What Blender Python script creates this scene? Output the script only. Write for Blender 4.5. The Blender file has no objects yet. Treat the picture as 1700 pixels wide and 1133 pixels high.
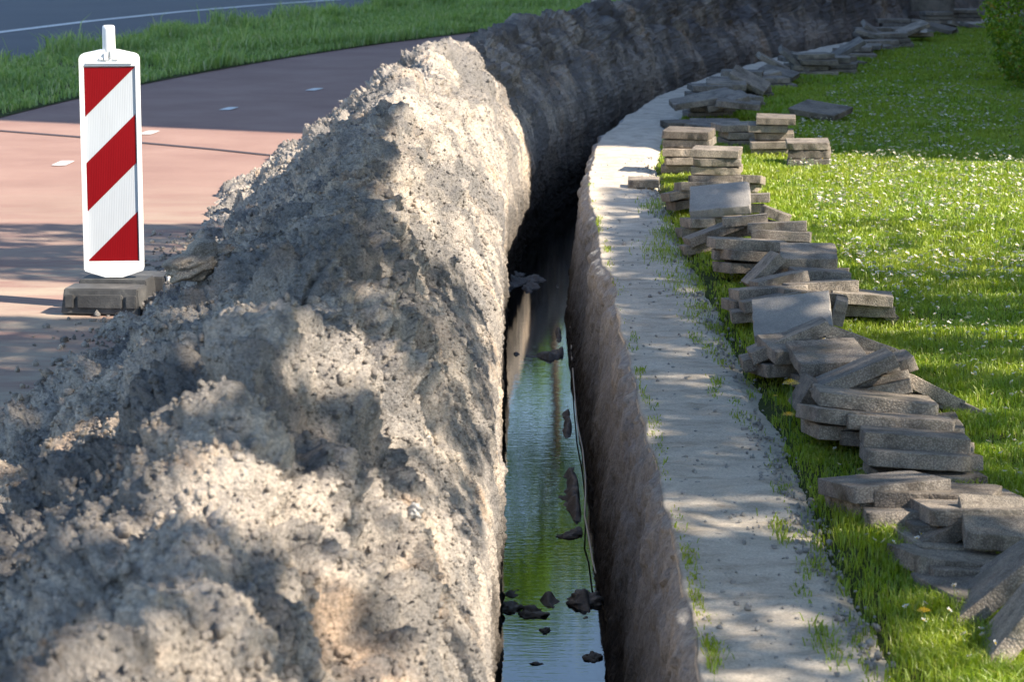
import bpy, bmesh, math, random
import numpy as np
from mathutils import Vector, Matrix

rng = np.random.default_rng(7)
random.seed(7)
S = bpy.context.scene
COL = S.collection
PI = math.pi

# ------------------------------------------------------------------ camera maths
CAM_H = 1.59
F = 4500.0                       # focal length in photo pixels (1700 wide)
TH = math.radians(9.55)
cT, sT = math.cos(TH), math.sin(TH)

def ray(px, py):
    a = (px - 850.0) / F
    b = (py - 566.5) / F
    return a, cT - b * sT, -sT - b * cT

def gp(px, py, Z=0.0):           # where a sight line meets height Z
    rx, ry, rz = ray(px, py)
    t = (Z - CAM_H) / rz
    return t * rx, t * ry

def atY(px, py, Y):              # where a sight line meets distance Y
    rx, ry, rz = ray(px, py)
    t = Y / ry
    return Vector((t * rx, Y, CAM_H + t * rz))

def toPix(x, y, z):
    d = y * cT - (z - CAM_H) * sT
    v = -(y * sT + (z - CAM_H) * cT)
    return 850 + F * x / d, 566.5 + F * v / d

# ------------------------------------------------------------------ numpy noise
def _h(ix, iy, seed):
    n = (ix.astype(np.int64) * 374761393 + iy.astype(np.int64) * 668265263 + seed * 1442695041) & 0xFFFFFFFF
    n = ((n ^ (n >> 13)) * 1274126177) & 0xFFFFFFFF
    n = n ^ (n >> 16)
    return (n & 0xFFFFFF) / float(0xFFFFFF)

def vnoise(x, y, seed=0):
    x = np.asarray(x, float); y = np.asarray(y, float)
    ix = np.floor(x); iy = np.floor(y)
    fx = x - ix; fy = y - iy
    fx = fx * fx * fx * (fx * (fx * 6 - 15) + 10); fy = fy * fy * fy * (fy * (fy * 6 - 15) + 10)
    a = _h(ix, iy, seed); b = _h(ix + 1, iy, seed); c = _h(ix, iy + 1, seed); d = _h(ix + 1, iy + 1, seed)
    return (a + (b - a) * fx) * (1 - fy) + (c + (d - c) * fx) * fy - 0.5

def fbm(x, y, octv=4, seed=0, gain=0.5):
    s = 0; a = 1; f = 1
    for o in range(octv):
        ca, sa = math.cos(o * 0.9), math.sin(o * 0.9)
        s = s + a * vnoise((x * ca - y * sa) * f, (x * sa + y * ca) * f, seed + o * 17)
        a *= gain; f *= 2.03
    return s

def cell(x, y, seed=0):          # distance to the nearest jittered point
    x = np.asarray(x, float); y = np.asarray(y, float)
    ix = np.floor(x); iy = np.floor(y)
    best = np.full(x.shape, 9.0); bid = np.zeros(x.shape)
    for dx in (-1, 0, 1):
        for dy in (-1, 0, 1):
            cx = ix + dx; cy = iy + dy
            px = cx + _h(cx, cy, seed); py = cy + _h(cx, cy, seed + 91)
            d = (px - x) ** 2 + (py - y) ** 2
            m = d < best
            best = np.where(m, d, best); bid = np.where(m, _h(cx, cy, seed + 7), bid)
    return np.sqrt(best), bid

def sstep(a, b, x):
    t = np.clip((np.asarray(x, float) - a) / (b - a), 0, 1)
    return t * t * (3 - 2 * t)

# ------------------------------------------------------------------ mesh helpers
def add_mesh(name, verts, faces, mats, parent=None, smooth=True, mat_idx=None):
    me = bpy.data.meshes.new(name)
    verts = np.asarray(verts, np.float32).reshape(-1, 3)
    if isinstance(faces, np.ndarray):
        n, k = faces.shape
        me.vertices.add(len(verts)); me.vertices.foreach_set('co', verts.ravel())
        me.loops.add(n * k); me.loops.foreach_set('vertex_index', faces.astype(np.int32).ravel())
        me.polygons.add(n)
        me.polygons.foreach_set('loop_start', np.arange(0, n * k, k, dtype=np.int32))
        me.polygons.foreach_set('loop_total', np.full(n, k, dtype=np.int32))
        me.update(calc_edges=True)
    else:
        me.from_pydata([tuple(v) for v in verts.tolist()], [], faces)
        me.update()
    if smooth:
        me.polygons.foreach_set('use_smooth', np.ones(len(me.polygons), bool))
    for m in (mats if isinstance(mats, (list, tuple)) else [mats]):
        me.materials.append(m)
    if mat_idx is not None:
        me.polygons.foreach_set('material_index', np.asarray(mat_idx, np.int32))
    me.validate()
    o = bpy.data.objects.new(name, me)
    COL.objects.link(o)
    if parent: o.parent = parent
    return o

def grid_obj(name, P, mats, parent=None, flip=False, keep=None):
    n, m, _ = P.shape
    i = np.arange(n - 1)[:, None] * m + np.arange(m - 1)[None, :]
    q = np.stack([i, i + 1, i + m + 1, i + m], -1)
    if keep is not None: q = q[keep]
    q = q.reshape(-1, 4)
    if flip: q = q[:, ::-1]
    return add_mesh(name, P, q, mats, parent)

def bm_obj(name, bm, mats, parent=None, smooth=False):
    me = bpy.data.meshes.new(name)
    bm.normal_update(); bm.to_mesh(me); bm.free()
    for m in (mats if isinstance(mats, (list, tuple)) else [mats]):
        me.materials.append(m)
    if smooth:
        for p in me.polygons: p.use_smooth = True
    o = bpy.data.objects.new(name, me); COL.objects.link(o)
    if parent: o.parent = parent
    return o

def bm_box(bm, x0, x1, y0, y1, z0, z1, mi=0):
    vs = [bm.verts.new((x, y, z)) for x in (x0, x1) for y in (y0, y1) for z in (z0, z1)]
    for f in ((0, 1, 3, 2), (4, 6, 7, 5), (0, 4, 5, 1), (2, 3, 7, 6), (0, 2, 6, 4), (1, 5, 7, 3)):
        fc = bm.faces.new([vs[k] for k in f]); fc.material_index = mi
    return vs

def tube(pts, radii, seg=8):
    V = []; Fc = []
    n = len(pts)
    for i, p in enumerate(pts):
        t = (Vector(pts[min(i + 1, n - 1)]) - Vector(pts[max(i - 1, 0)])).normalized()
        a = t.cross(Vector((0.3, 0.5, 0.81))).normalized(); b = t.cross(a)
        for k in range(seg):
            an = 2 * PI * k / seg
            V.append(Vector(p) + (a * math.cos(an) + b * math.sin(an)) * radii[i])
    for i in range(n - 1):
        for k in range(seg):
            Fc.append((i * seg + k, i * seg + (k + 1) % seg, (i + 1) * seg + (k + 1) % seg, (i + 1) * seg + k))
    Fc.append(tuple(range(seg))[::-1]); Fc.append(tuple(range((n - 1) * seg, n * seg)))
    return V, Fc

def empty(name, loc, label, cat, group=None, rotz=0):
    o = bpy.data.objects.new(name, None); COL.objects.link(o)
    o.location = loc; o.rotation_euler = (0, 0, rotz); o.empty_display_size = 0.1
    return tag(o, label, cat, group)

def tag(o, label, cat, group=None):
    o['label'] = label; o['category'] = cat; o['kind'] = 'thing'
    if group: o['group'] = group
    return o

def kind(o, k='structure', label=None, cat=None):
    o['kind'] = k
    if label: o['label'] = label
    if cat: o['category'] = cat
    return o

# ------------------------------------------------------------------ materials
class NT:
    def __init__(self, name):
        self.m = bpy.data.materials.new(name); self.m.use_nodes = True
        self.t = self.m.node_tree; self.n = self.t.nodes
        self.b = self.n['Principled BSDF']; self.out = self.n['Material Output']
        self._co = None
    def new(self, typ, **kw):
        nd = self.n.new(typ)
        for k, v in kw.items(): setattr(nd, k, v)
        return nd
    def link(self, a, b): self.t.links.new(a, b)
    def co(self, scale=(1, 1, 1), obj=True, rot=(0, 0, 0)):
        tc = self.new('ShaderNodeTexCoord'); mp = self.new('ShaderNodeMapping')
        mp.inputs['Scale'].default_value = scale; mp.inputs['Rotation'].default_value = rot
        self.link(tc.outputs['Object'], mp.inputs['Vector']); return mp.outputs[0]
    def noise(self, co, scale, detail=4, rough=0.55, dist=0.0):
        nd = self.new('ShaderNodeTexNoise'); self.link(co, nd.inputs['Vector'])
        nd.inputs['Scale'].default_value = scale; nd.inputs['Detail'].default_value = detail
        nd.inputs['Roughness'].default_value = rough; nd.inputs['Distortion'].default_value = dist
        return nd.outputs[0]
    def voro(self, co, scale, feature='F1'):
        nd = self.new('ShaderNodeTexVoronoi', feature=feature); self.link(co, nd.inputs['Vector'])
        nd.inputs['Scale'].default_value = scale
        return nd
    def ramp(self, fac, stops):
        r = self.new('ShaderNodeValToRGB'); e = r.color_ramp.elements
        while len(e) < len(stops): e.new(0.5)
        for k, (p, c) in enumerate(stops):
            e[k].position = p; e[k].color = (*c, 1) if len(c) == 3 else c
        self.link(fac, r.inputs[0]); return r.outputs[0]
    def mix(self, fac, a, b, mode='MIX'):
        nd = self.new('ShaderNodeMix', data_type='RGBA', blend_type=mode)
        for s, v in ((nd.inputs[0], fac), (nd.inputs[6], a), (nd.inputs[7], b)):
            if isinstance(v, bpy.types.NodeSocket): self.link(v, s)
            elif isinstance(v, (int, float)): s.default_value = v
            else: s.default_value = (*v, 1)
        return nd.outputs[2]
    def math(self, op, a, b=0.0, clamp=False):
        nd = self.new('ShaderNodeMath', operation=op, use_clamp=clamp)
        for s, v in ((nd.inputs[0], a), (nd.inputs[1], b)):
            if isinstance(v, bpy.types.NodeSocket): self.link(v, s)
            else: s.default_value = v
        return nd.outputs[0]
    def base(self, c, rough=0.9, spec=0.3):
        if isinstance(c, bpy.types.NodeSocket): self.link(c, self.b.inputs['Base Color'])
        else: self.b.inputs['Base Color'].default_value = (*c, 1)
        if isinstance(rough, bpy.types.NodeSocket): self.link(rough, self.b.inputs['Roughness'])
        else: self.b.inputs['Roughness'].default_value = rough
        self.b.inputs['Specular IOR Level'].default_value = spec
    def bump(self, h, strength=0.5, dist=0.01):
        nd = self.new('ShaderNodeBump'); nd.inputs['Strength'].default_value = strength
        nd.inputs['Distance'].default_value = dist
        self.link(h, nd.inputs['Height']); self.link(nd.outputs[0], self.b.inputs['Normal'])
    def sepz(self):
        g = self.new('ShaderNodeNewGeometry'); s = self.new('ShaderNodeSeparateXYZ')
        self.link(g.outputs['Position'], s.inputs[0]); return s.outputs
    def rand(self):
        return self.new('ShaderNodeObjectInfo').outputs['Random']
    def island(self):
        return self.new('ShaderNodeNewGeometry').outputs['Random Per Island']

def plain(name, c, rough=0.6, spec=0.4):
    k = NT(name); co = k.co()
    n = k.noise(co, 14, 5)
    c2 = tuple(max(0, v * 0.82) for v in c)
    k.base(k.mix(n, c2, c), rough, spec); return k.m

def mat_heap():
    k = NT('sandy_spoil'); co = k.co()
    big = k.noise(co, 2.3, 5, 0.6, 0.4); mid = k.noise(co, 11, 5, 0.6); fine = k.noise(co, 150, 4, 0.7)
    col = k.ramp(big, [(0.33, (0.40, 0.375, 0.35)), (0.46, (0.60, 0.535, 0.465)), (0.58, (0.73, 0.635, 0.525)), (0.68, (0.68, 0.51, 0.37))])
    col = k.mix(k.ramp(mid, [(0.36, (.8, .8, .8)), (0.48, (0, 0, 0))]), col, (0.25, 0.235, 0.225), 'MIX')
    pt = k.ramp(k.noise(k.co((1, .7, 1), rot=(0, 0, .6)), 1.5, 5, 0.6, 0.8), [(0.46, (0, 0, 0)), (0.57, (.8, .8, .8))])
    col = k.mix(pt, col, (0.225, 0.22, 0.215))
    sp = k.ramp(fine, [(0.3, (0.55, 0.54, 0.53)), (0.6, (1.12, 1.11, 1.1))])
    col = k.mix(1.0, col, sp, 'MULTIPLY')
    # dark topsoil dug up along the far bend
    xyz = k.sepz()
    far = k.math('MULTIPLY', k.math('SUBTRACT', xyz[1], 16.6), 0.55, True)
    dk = k.ramp(k.noise(co, 3.1, 5, 0.65), [(0.36, (0.0, 0, 0)), (0.56, (1, 1, 1))])
    hi = k.math('MULTIPLY', k.math('SUBTRACT', xyz[2], 0.05), 3.2, True)
    f = k.math('MULTIPLY', k.math('MULTIPLY', far, dk), k.math('ADD', k.math('MULTIPLY', hi, 0.55), 0.12))
    col = k.mix(f, col, (0.075, 0.068, 0.07))
    # wet foot of the cut
    wet = k.math('MULTIPLY', k.math('SUBTRACT', -0.14, xyz[2]), 3.0, True)
    col = k.mix(wet, col, (0.05, 0.043, 0.036))
    k.base(col, 0.95, 0.15)
    h = k.math('ADD', k.math('MULTIPLY', k.noise(co, 48, 6, 0.7), 1.0), k.math('MULTIPLY', fine, 0.35))
    k.bump(h, 1.0, 0.025)
    return k.m

def mat_clod():
    k = NT('loose_clod'); co = k.co(); f = k.noise(co, 150, 4, 0.7)
    col = k.ramp(k.island(), [(0.0, (0.26, 0.245, 0.23)), (0.3, (0.36, 0.335, 0.305)), (0.7, (0.50, 0.445, 0.385)), (0.92, (0.58, 0.50, 0.41)), (1.0, (0.44, 0.34, 0.25))])
    col = k.mix(1.0, col, k.ramp(f, [(0.3, (0.6,) * 3), (0.6, (1.1,) * 3)]), 'MULTIPLY')
    k.base(col, 0.95, 0.15); k.bump(f, 0.9, 0.01); return k.m

def mat_sandpath():
    k = NT('packed_sand'); co = k.co()
    str_ = k.noise(k.co((3, 5, 1)), 2.0, 6, 0.65, 0.8); n = k.noise(co, 7, 5); f = k.noise(co, 160, 3, 0.7)
    col = k.ramp(str_, [(0.3, (0.42, 0.355, 0.275)), (0.5, (0.62, 0.545, 0.44)), (0.7, (0.71, 0.635, 0.52))])
    col = k.mix(k.ramp(n, [(0.3, (0.5, 0.5, 0.5)), (0.45, (0, 0, 0))]), col, (0.40, 0.345, 0.28))
    sp = k.ramp(f, [(0.3, (0.7, 0.7, 0.7)), (0.6, (1.05, 1.05, 1.05))])
    col = k.mix(1.0, col, sp, 'MULTIPLY')
    v = k.voro(co, 34); d = k.ramp(v.outputs['Distance'], [(0.06, (0.45, 0.4, 0.34)), (0.12, (1, 1, 1))])
    pick = k.ramp(k.noise(co, 5, 2), [(0.52, (0, 0, 0)), (0.6, (1, 1, 1))])
    col = k.mix(pick, col, k.mix(1.0, col, d, 'MULTIPLY'))
    k.base(col, 0.95, 0.15)
    k.bump(k.math('ADD', k.noise(k.co((1, 2, 1)), 11, 6, 0.68), k.math('MULTIPLY', f, 0.3)), 0.5, 0.02)
    return k.m

def mat_cut():
    k = NT('cut_soil'); co = k.co()
    n = k.noise(k.co((1, 1, 0.35)), 9, 6, 0.65, 0.8); f = k.noise(co, 110, 4, 0.7)
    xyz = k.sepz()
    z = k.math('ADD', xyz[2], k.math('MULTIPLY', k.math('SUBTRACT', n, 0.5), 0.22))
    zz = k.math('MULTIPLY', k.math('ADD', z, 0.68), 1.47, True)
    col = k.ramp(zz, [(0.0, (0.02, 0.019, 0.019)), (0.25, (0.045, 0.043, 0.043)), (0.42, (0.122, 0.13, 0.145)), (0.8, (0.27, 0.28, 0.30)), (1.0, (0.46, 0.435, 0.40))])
    st = k.noise(k.co((1, 1, 0.7), rot=(0.5, 0, 0)), 30, 5, 0.7, 0.8)
    col = k.mix(1.0, col, k.ramp(st, [(0.3, (0.72, 0.71, 0.70)), (0.6, (1.08, 1.08, 1.08))]), 'MULTIPLY')
    col = k.mix(1.0, col, k.ramp(f, [(0.3, (0.65, 0.65, 0.65)), (0.62, (1.05, 1.05, 1.05))]), 'MULTIPLY')
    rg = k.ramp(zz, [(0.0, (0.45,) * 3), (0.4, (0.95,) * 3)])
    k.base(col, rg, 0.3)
    k.bump(k.math('ADD', k.math('ADD', st, n), k.math('MULTIPLY', f, 0.4)), 0.9, 0.02)
    return k.m

def mat_mud():
    k = NT('wet_mud'); co = k.co(); n = k.noise(co, 18, 6, 0.65)
    k.base(k.ramp(n, [(0.3, (0.07, 0.062, 0.056)), (0.7, (0.20, 0.178, 0.16))]), 0.6, 0.4)
    k.bump(k.noise(co, 60, 5, 0.7), 0.7, 0.01); return k.m

def mat_water():
    k = NT('trench_water')
    k.base((0.006, 0.006, 0.006), 0.004, 0.5)
    k.b.inputs['IOR'].default_value = 1.62
    a = k.noise(k.co((1.2, 4.2, 1)), 9, 3, 0.5, 0.2); b = k.noise(k.co((3, 14, 1)), 12, 2, 0.5)
    k.bump(k.math('ADD', a, k.math('MULTIPLY', b, 0.22)), 0.021, 0.014)
    return k.m

def mat_slab(gain=1.0):
    k = NT('weathered_concrete' if gain == 1 else 'sky_bright_concrete'); co = k.co(); r = k.rand()
    sh = k.new('ShaderNodeVectorMath', operation='ADD'); k.link(co, sh.inputs[0])
    cmb = k.new('ShaderNodeCombineXYZ'); k.link(k.math('MULTIPLY', r, 37.0), cmb.inputs[0]); k.link(k.math('MULTIPLY', r, 11.0), cmb.inputs[1])
    k.link(cmb.outputs[0], sh.inputs[1]); c2 = sh.outputs[0]
    n = k.noise(c2, 9, 6, 0.65); f = k.voro(c2, 190); g = k.noise(c2, 210, 3, 0.7)
    tint = k.ramp(r, [(0.0, (0.22, 0.192, 0.163)), (0.3, (0.38, 0.33, 0.275)), (0.6, (0.27, 0.245, 0.218)), (0.8, (0.46, 0.395, 0.325)), (1.0, (0.32, 0.285, 0.24))])
    col = k.mix(1.0, tint, k.ramp(n, [(0.3, (0.42, 0.40, 0.37)), (0.48, (0.92, 0.91, 0.89)), (0.7, (1.4, 1.34, 1.24))]), 'MULTIPLY')
    agg = k.ramp(k.math('ADD', f.outputs['Distance'], k.math('MULTIPLY', g, 0.5)), [(0.35, (1.22, 1.2, 1.16)), (0.5, (0.97, 0.97, 0.97)), (0.9, (0.5, 0.49, 0.48))])
    col = k.mix(0.85, col, k.mix(1.0, col, agg, 'MULTIPLY'))
    moss = k.ramp(k.noise(c2, 5, 4, 0.6), [(0.56, (0, 0, 0)), (0.7, (0.55, 0.55, 0.55))])
    col = k.mix(moss, col, (0.13, 0.115, 0.075))
    soil = k.ramp(k.noise(c2, 13, 5, 0.7), [(0.55, (0, 0, 0)), (0.66, (0.7, 0.7, 0.7))])
    col = k.mix(soil, col, (0.09, 0.075, 0.062))
    if gain > 1: col = k.mix(0.5, col, (0.40, 0.385, 0.36))  # sky brightness of two slab tops put into the colour
    k.base(col, 0.88, 0.3)
    k.bump(k.math('ADD', k.math('MULTIPLY', f.outputs['Distance'], 0.8), k.math('ADD', g, k.noise(c2, 40, 5, 0.65))), 0.5, 0.005)
    return k.m

def mat_red_asphalt():
    k = NT('red_asphalt'); co = k.co(); n = k.noise(co, 1.6, 5, 0.6); f = k.noise(co, 220, 3, 0.8)
    col = k.ramp(n, [(0.3, (0.27, 0.162, 0.133)), (0.65, (0.345, 0.222, 0.18))])
    xyz = k.sepz()
    # sand trodden out from the heap
    near = k.math('MULTIPLY', k.math('SUBTRACT', 15.0, xyz[1]), 0.22, True)
    heapside = k.math('MULTIPLY', k.math('ADD', xyz[0], 3.2), 0.5, True)
    dust = k.math('MULTIPLY', k.math('MULTIPLY', near, k.math('ADD', heapside, 0.45)), k.ramp(k.noise(k.co((0.7, 2.2, 1)), 2.2, 6, 0.65, 0.5), [(0.36, (0, 0, 0)), (0.62, (1, 1, 1))]), True)
    col = k.mix(dust, col, (0.40, 0.33, 0.25))
    col = k.mix(1.0, col, k.ramp(f, [(0.3, (0.72, 0.7, 0.7)), (0.65, (1.1, 1.1, 1.1))]), 'MULTIPLY')
    k.base(col, 0.9, 0.25); k.bump(f, 0.4, 0.004); return k.m

def mat_asphalt():
    k = NT('grey_asphalt'); co = k.co(); n = k.noise(co, 0.8, 4); f = k.noise(co, 90, 3, 0.8)
    col = k.mix(n, (0.078, 0.086, 0.098), (0.112, 0.12, 0.132))
    col = k.mix(1.0, col, k.ramp(f, [(0.3, (0.8,) * 3), (0.65, (1.1,) * 3)]), 'MULTIPLY')
    k.base(col, 0.85, 0.3); k.bump(f, 0.3, 0.004); return k.m

def mat_soil(name='lawn_soil', a=(0.035, 0.05, 0.014), b=(0.075, 0.095, 0.024)):
    k = NT(name); co = k.co()
    col = k.mix(k.noise(co, 3, 6, 0.65), a, b)
    k.base(k.mix(k.ramp(k.noise(co, 40, 3), [(0.55, (0, 0, 0)), (0.75, (0.6,) * 3)]), col, (0.10, 0.085, 0.05)), 0.95, 0.1)
    k.bump(k.noise(co, 30, 5, 0.7), 0.8, 0.03); return k.m

def mat_leaf(name, stops, trans=0.4, patch=None):
    k = NT(name)
    col = k.ramp(k.island(), stops)
    if patch:
        n = k.ramp(k.noise(k.co(), patch[0], 4, 0.6), [(0.4, (0, 0, 0)), (0.62, (1, 1, 1))])
        col = k.mix(k.math('MULTIPLY', n, 0.55), col, patch[1])
    k.n.remove(k.b)
    d = k.new('ShaderNodeBsdfDiffuse'); t = k.new('ShaderNodeBsdfTranslucent'); g = k.new('ShaderNodeBsdfGlossy')
    g.inputs['Roughness'].default_value = 0.45; g.inputs['Color'].default_value = (1, 1, 1, 1)
    k.link(col, d.inputs['Color']); k.link(k.mix(1.0, col, (1.25, 1.35, 0.55), 'MULTIPLY'), t.inputs['Color'])
    m1 = k.new('ShaderNodeMixShader'); m1.inputs[0].default_value = trans
    k.link(d.outputs[0], m1.inputs[1]); k.link(t.outputs[0], m1.inputs[2])
    m2 = k.new('ShaderNodeMixShader'); m2.inputs[0].default_value = 0.04
    k.link(m1.outputs[0], m2.inputs[1]); k.link(g.outputs[0], m2.inputs[2])
    k.link(m2.outputs[0], k.out.inputs['Surface']); return k.m

def mat_bark():
    k = NT('bark'); n = k.noise(k.co((1, 1, 0.25)), 12, 5, 0.7)
    k.base(k.mix(n, (0.05, 0.04, 0.03), (0.16, 0.13, 0.10)), 0.9, 0.2); k.bump(n, 0.8, 0.03); return k.m

def mat_brick():
    k = NT('brick_wall'); b = k.new('ShaderNodeTexBrick')
    tc = k.new('ShaderNodeTexCoord'); sp = k.new('ShaderNodeSeparateXYZ'); k.link(tc.outputs['Object'], sp.inputs[0])
    cb = k.new('ShaderNodeCombineXYZ'); k.link(k.math('ADD', sp.outputs[0], sp.outputs[1]), cb.inputs[0]); k.link(sp.outputs[2], cb.inputs[1])
    k.link(cb.outputs[0], b.inputs['Vector'])
    b.inputs['Color1'].default_value = (0.30, 0.17, 0.12, 1); b.inputs['Color2'].default_value = (0.24, 0.13, 0.10, 1)
    b.inputs['Mortar'].default_value = (0.35, 0.33, 0.3, 1); b.inputs['Scale'].default_value = 4
    k.base(b.outputs[0], 0.9, 0.2); return k.m

def mat_panelwhite():
    k = NT('white_plastic'); co = k.co()
    n = k.noise(co, 6, 5, 0.6)
    c = k.mix(k.ramp(n, [(0.35, (0.0,) * 3), (0.7, (1,) * 3)]), (0.76, 0.77, 0.77), (0.85, 0.85, 0.84))
    tc = k.new('ShaderNodeSeparateXYZ'); k.link(co, tc.inputs[0])
    low = k.math('MULTIPLY', k.math('SUBTRACT', 0.42, tc.outputs[2]), 2.2, True)
    spl = k.ramp(k.noise(co, 60, 5, 0.7), [(0.52, (0, 0, 0)), (0.62, (1, 1, 1))])
    c = k.mix(k.math('MULTIPLY', k.math('MULTIPLY', low, spl), 0.55), c, (0.35, 0.30, 0.24))
    scr = k.ramp(k.noise(k.co((1, 1, 6), rot=(0, .5, 0)), 16, 4, 0.7), [(0.64, (0, 0, 0)), (0.70, (.35,) * 3)])
    c = k.mix(scr, c, (0.45, 0.44, 0.42))
    k.base(c, 0.42, 0.45); return k.m

def mat_sheet(name, c, ribs):
    k = NT(name); n = k.noise(k.co((1, 1, 0.12)), 30, 4, 0.6)
    col = k.mix(n, tuple(v * 0.8 for v in c), c)
    k.base(col, 0.5, 0.15)
    w = k.new('ShaderNodeTexWave', wave_type='BANDS', bands_direction='X'); w.inputs['Scale'].default_value = ribs
    k.link(k.co(), w.inputs['Vector']); k.bump(w.outputs[0], 0.14, 0.003)
    return k.m

def mat_rubber():
    k = NT('dusty_rubber'); co = k.co(); n = k.noise(co, 9, 6, 0.65); f = k.noise(co, 120, 3, 0.7)
    col = k.ramp(n, [(0.3, (0.04, 0.04, 0.041)), (0.55, (0.08, 0.08, 0.08)), (0.75, (0.165, 0.16, 0.15))])
    k.base(col, 0.7, 0.35); k.bump(k.math('ADD', n, f), 0.35, 0.006); return k.m

M = dict(heap=mat_heap(), path=mat_sandpath(), cut=mat_cut(), mud=mat_mud(), water=mat_water(), slab=mat_slab(),
         red=mat_red_asphalt(), asphalt=mat_asphalt(), soil=mat_soil(), bark=mat_bark(), brick=mat_brick(),
         white=mat_panelwhite(), refl=mat_sheet('white_sheeting', (0.54, 0.575, 0.61), 45), redsheet=mat_sheet('red_sheeting', (0.22, 0.002, 0.005), 45),
         rubber=mat_rubber(), paint=plain('road_paint', (0.72, 0.71, 0.68)), joint=plain('dark_joint', (0.05, 0.03, 0.028)),
         pebble=plain('pale_stone', (0.42, 0.40, 0.37)), ground=mat_soil('bare_ground', (0.10, 0.085, 0.065), (0.17, 0.15, 0.12)),
         petal=plain('daisy_petal', (0.80, 0.80, 0.78)), yolk=plain('yellow_centre', (0.75, 0.48, 0.02)), dandy=plain('dandelion_yellow', (0.80, 0.52, 0.01)),
         stem=plain('flower_stem', (0.10, 0.2, 0.04)), glass=plain('window_glass', (0.03, 0.035, 0.04), 0.1, 0.6),
         frame=plain('window_frame', (0.7, 0.7, 0.68)), roof=plain('roof_tile', (0.16, 0.08, 0.06)), cable=plain('pale_cable', (0.62, 0.58, 0.5)))
M['clod'] = mat_clod()
M['slab_sky_bright'] = mat_slab(1.75)
M['grass'] = mat_leaf('grass_blade', [(0.0, (0.14, 0.225, 0.016)), (0.5, (0.25, 0.37, 0.024)), (0.86, (0.34, 0.45, 0.04)), (0.97, (0.46, 0.42, 0.14))], 0.42, (1.3, (0.38, 0.42, 0.04)))
M['verge'] = mat_leaf('verge_blade', [(0.0, (0.15, 0.25, 0.07)), (0.5, (0.27, 0.39, 0.11)), (0.9, (0.42, 0.50, 0.2)), (1.0, (0.55, 0.52, 0.33))], 0.4)
M['leaf'] = mat_leaf('tree_leaf', [(0.0, (0.05, 0.10, 0.018)), (0.6, (0.08, 0.15, 0.03)), (1.0, (0.14, 0.2, 0.04))], 0.35)
M['spring'] = mat_leaf('spring_leaf', [(0.0, (0.05, 0.12, 0.008)), (0.6, (0.15, 0.30, 0.02)), (1.0, (0.34, 0.50, 0.05))], 0.5)
M['conifer'] = mat_leaf('conifer_leaf', [(0.0, (0.07, 0.15, 0.008)), (0.55, (0.16, 0.27, 0.014)), (0.86, (0.28, 0.36, 0.025)), (1.0, (0.30, 0.18, 0.035))], 0.35)

# ------------------------------------------------------------------ course of the trench
LIP = 0.40
def R(Y):                        # x of the trench's right lip
    Y = np.asarray(Y, float); d = np.clip(Y - 13.7, 0, None); e = np.minimum(d, 14.5)
    return LIP + 0.0150 * e * e + (d - e) * 2 * 0.0150 * 14.5
def KX(Y):
    Y = np.asarray(Y, float); d = np.clip(Y - 13.7, 0, 14.5)
    return np.sqrt(1 + (0.030 * d) ** 2)
def UX(u, Y): return R(Y) + u * KX(Y)
WZ = -0.65                       # water level

prof = np.array([(-.455, -.80), (-.452, -.45), (-.452, -.15), (-.460, 0.0), (-.485, .075), (-.54, .17), (-.63, .29), (-.72, .405), (-.81, .515),
                 (-.87, .58), (-.93, .595), (-1.00, .555), (-1.12, .465), (-1.27, .350), (-1.42, .235), (-1.58, .115), (-1.72, .03), (-1.86, -.015), (-2.0, -.05)])
seg = np.hypot(*np.diff(prof, axis=0).T); arc = np.concatenate([[0], np.cumsum(seg)])
def prof_smooth(n):
    a = np.linspace(0, arc[-1], 600)
    p = np.stack([np.interp(a, arc, prof[:, 0]), np.interp(a, arc, prof[:, 1])], -1)
    kern = np.ones(25) / 25
    q = np.stack([np.convolve(np.pad(p[:, c], 12, mode='edge'), kern, 'valid') for c in (0, 1)], -1)
    aa = np.linspace(0, arc[-1], n)
    return aa, np.stack([np.interp(aa, a, q[:, 0]), np.interp(aa, a, q[:, 1])], -1)

def crest_scale(Y):
    return 1.0 + 0.16 * vnoise(Y * 0.55, Y * 0 + 3.3, 5) + 0.10 * vnoise(Y * 1.6, Y * 0 + 1.1, 6) + 0.10 * np.exp(-((Y - 5.6) / .35) ** 2) + 0.06 * np.exp(-((Y - 16.4) / 1.1) ** 2) - 0.12 * np.exp(-((Y - 6.25) / .3) ** 2)

def surf_h(x, y):                # smooth heap height, for landing shadows
    u = (x - R(y)) / KX(y)
    z = np.interp(u, prof[::-1, 0], prof[::-1, 1], left=0, right=0)
    z = np.where(u > -.46, np.where(u > 0, 0, -.4), z)
    return np.maximum(z, np.where((u < 0) & (u > -.46), -.65, 0))

# --- spoil heap: one long ridge of dug-out sand, its right flank running down into the trench as the cut face
NC = 560
aa, pf = prof_smooth(NC)
tn = np.gradient(pf, axis=0); tn /= np.linalg.norm(tn, axis=1)[:, None]
nr = np.stack([tn[:, 1], -tn[:, 0]], -1)
if nr[NC // 2, 1] < 0: nr = -nr
ys = [2.7]
while ys[-1] < 62: ys.append(ys[-1] * (1.00125 if 3.2 < ys[-1] < 18 else 1.002))
ys = np.array(ys); NR = len(ys)
A, Yg = np.meshgrid(aa, ys)
ui = np.broadcast_to(pf[:, 0], A.shape); zi = np.broadcast_to(pf[:, 1], A.shape)
top = sstep(0.0, 0.16, zi)                       # above ground
right = 1 - sstep(.0, .12, -0.80 - ui)           # flank facing the trench
smoothface = right * (1 - sstep(.12, .36, zi))   # shovel-cut lower flank
bare = 1 - smoothface
footfade = sstep(-1.98, -1.78, ui)
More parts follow.
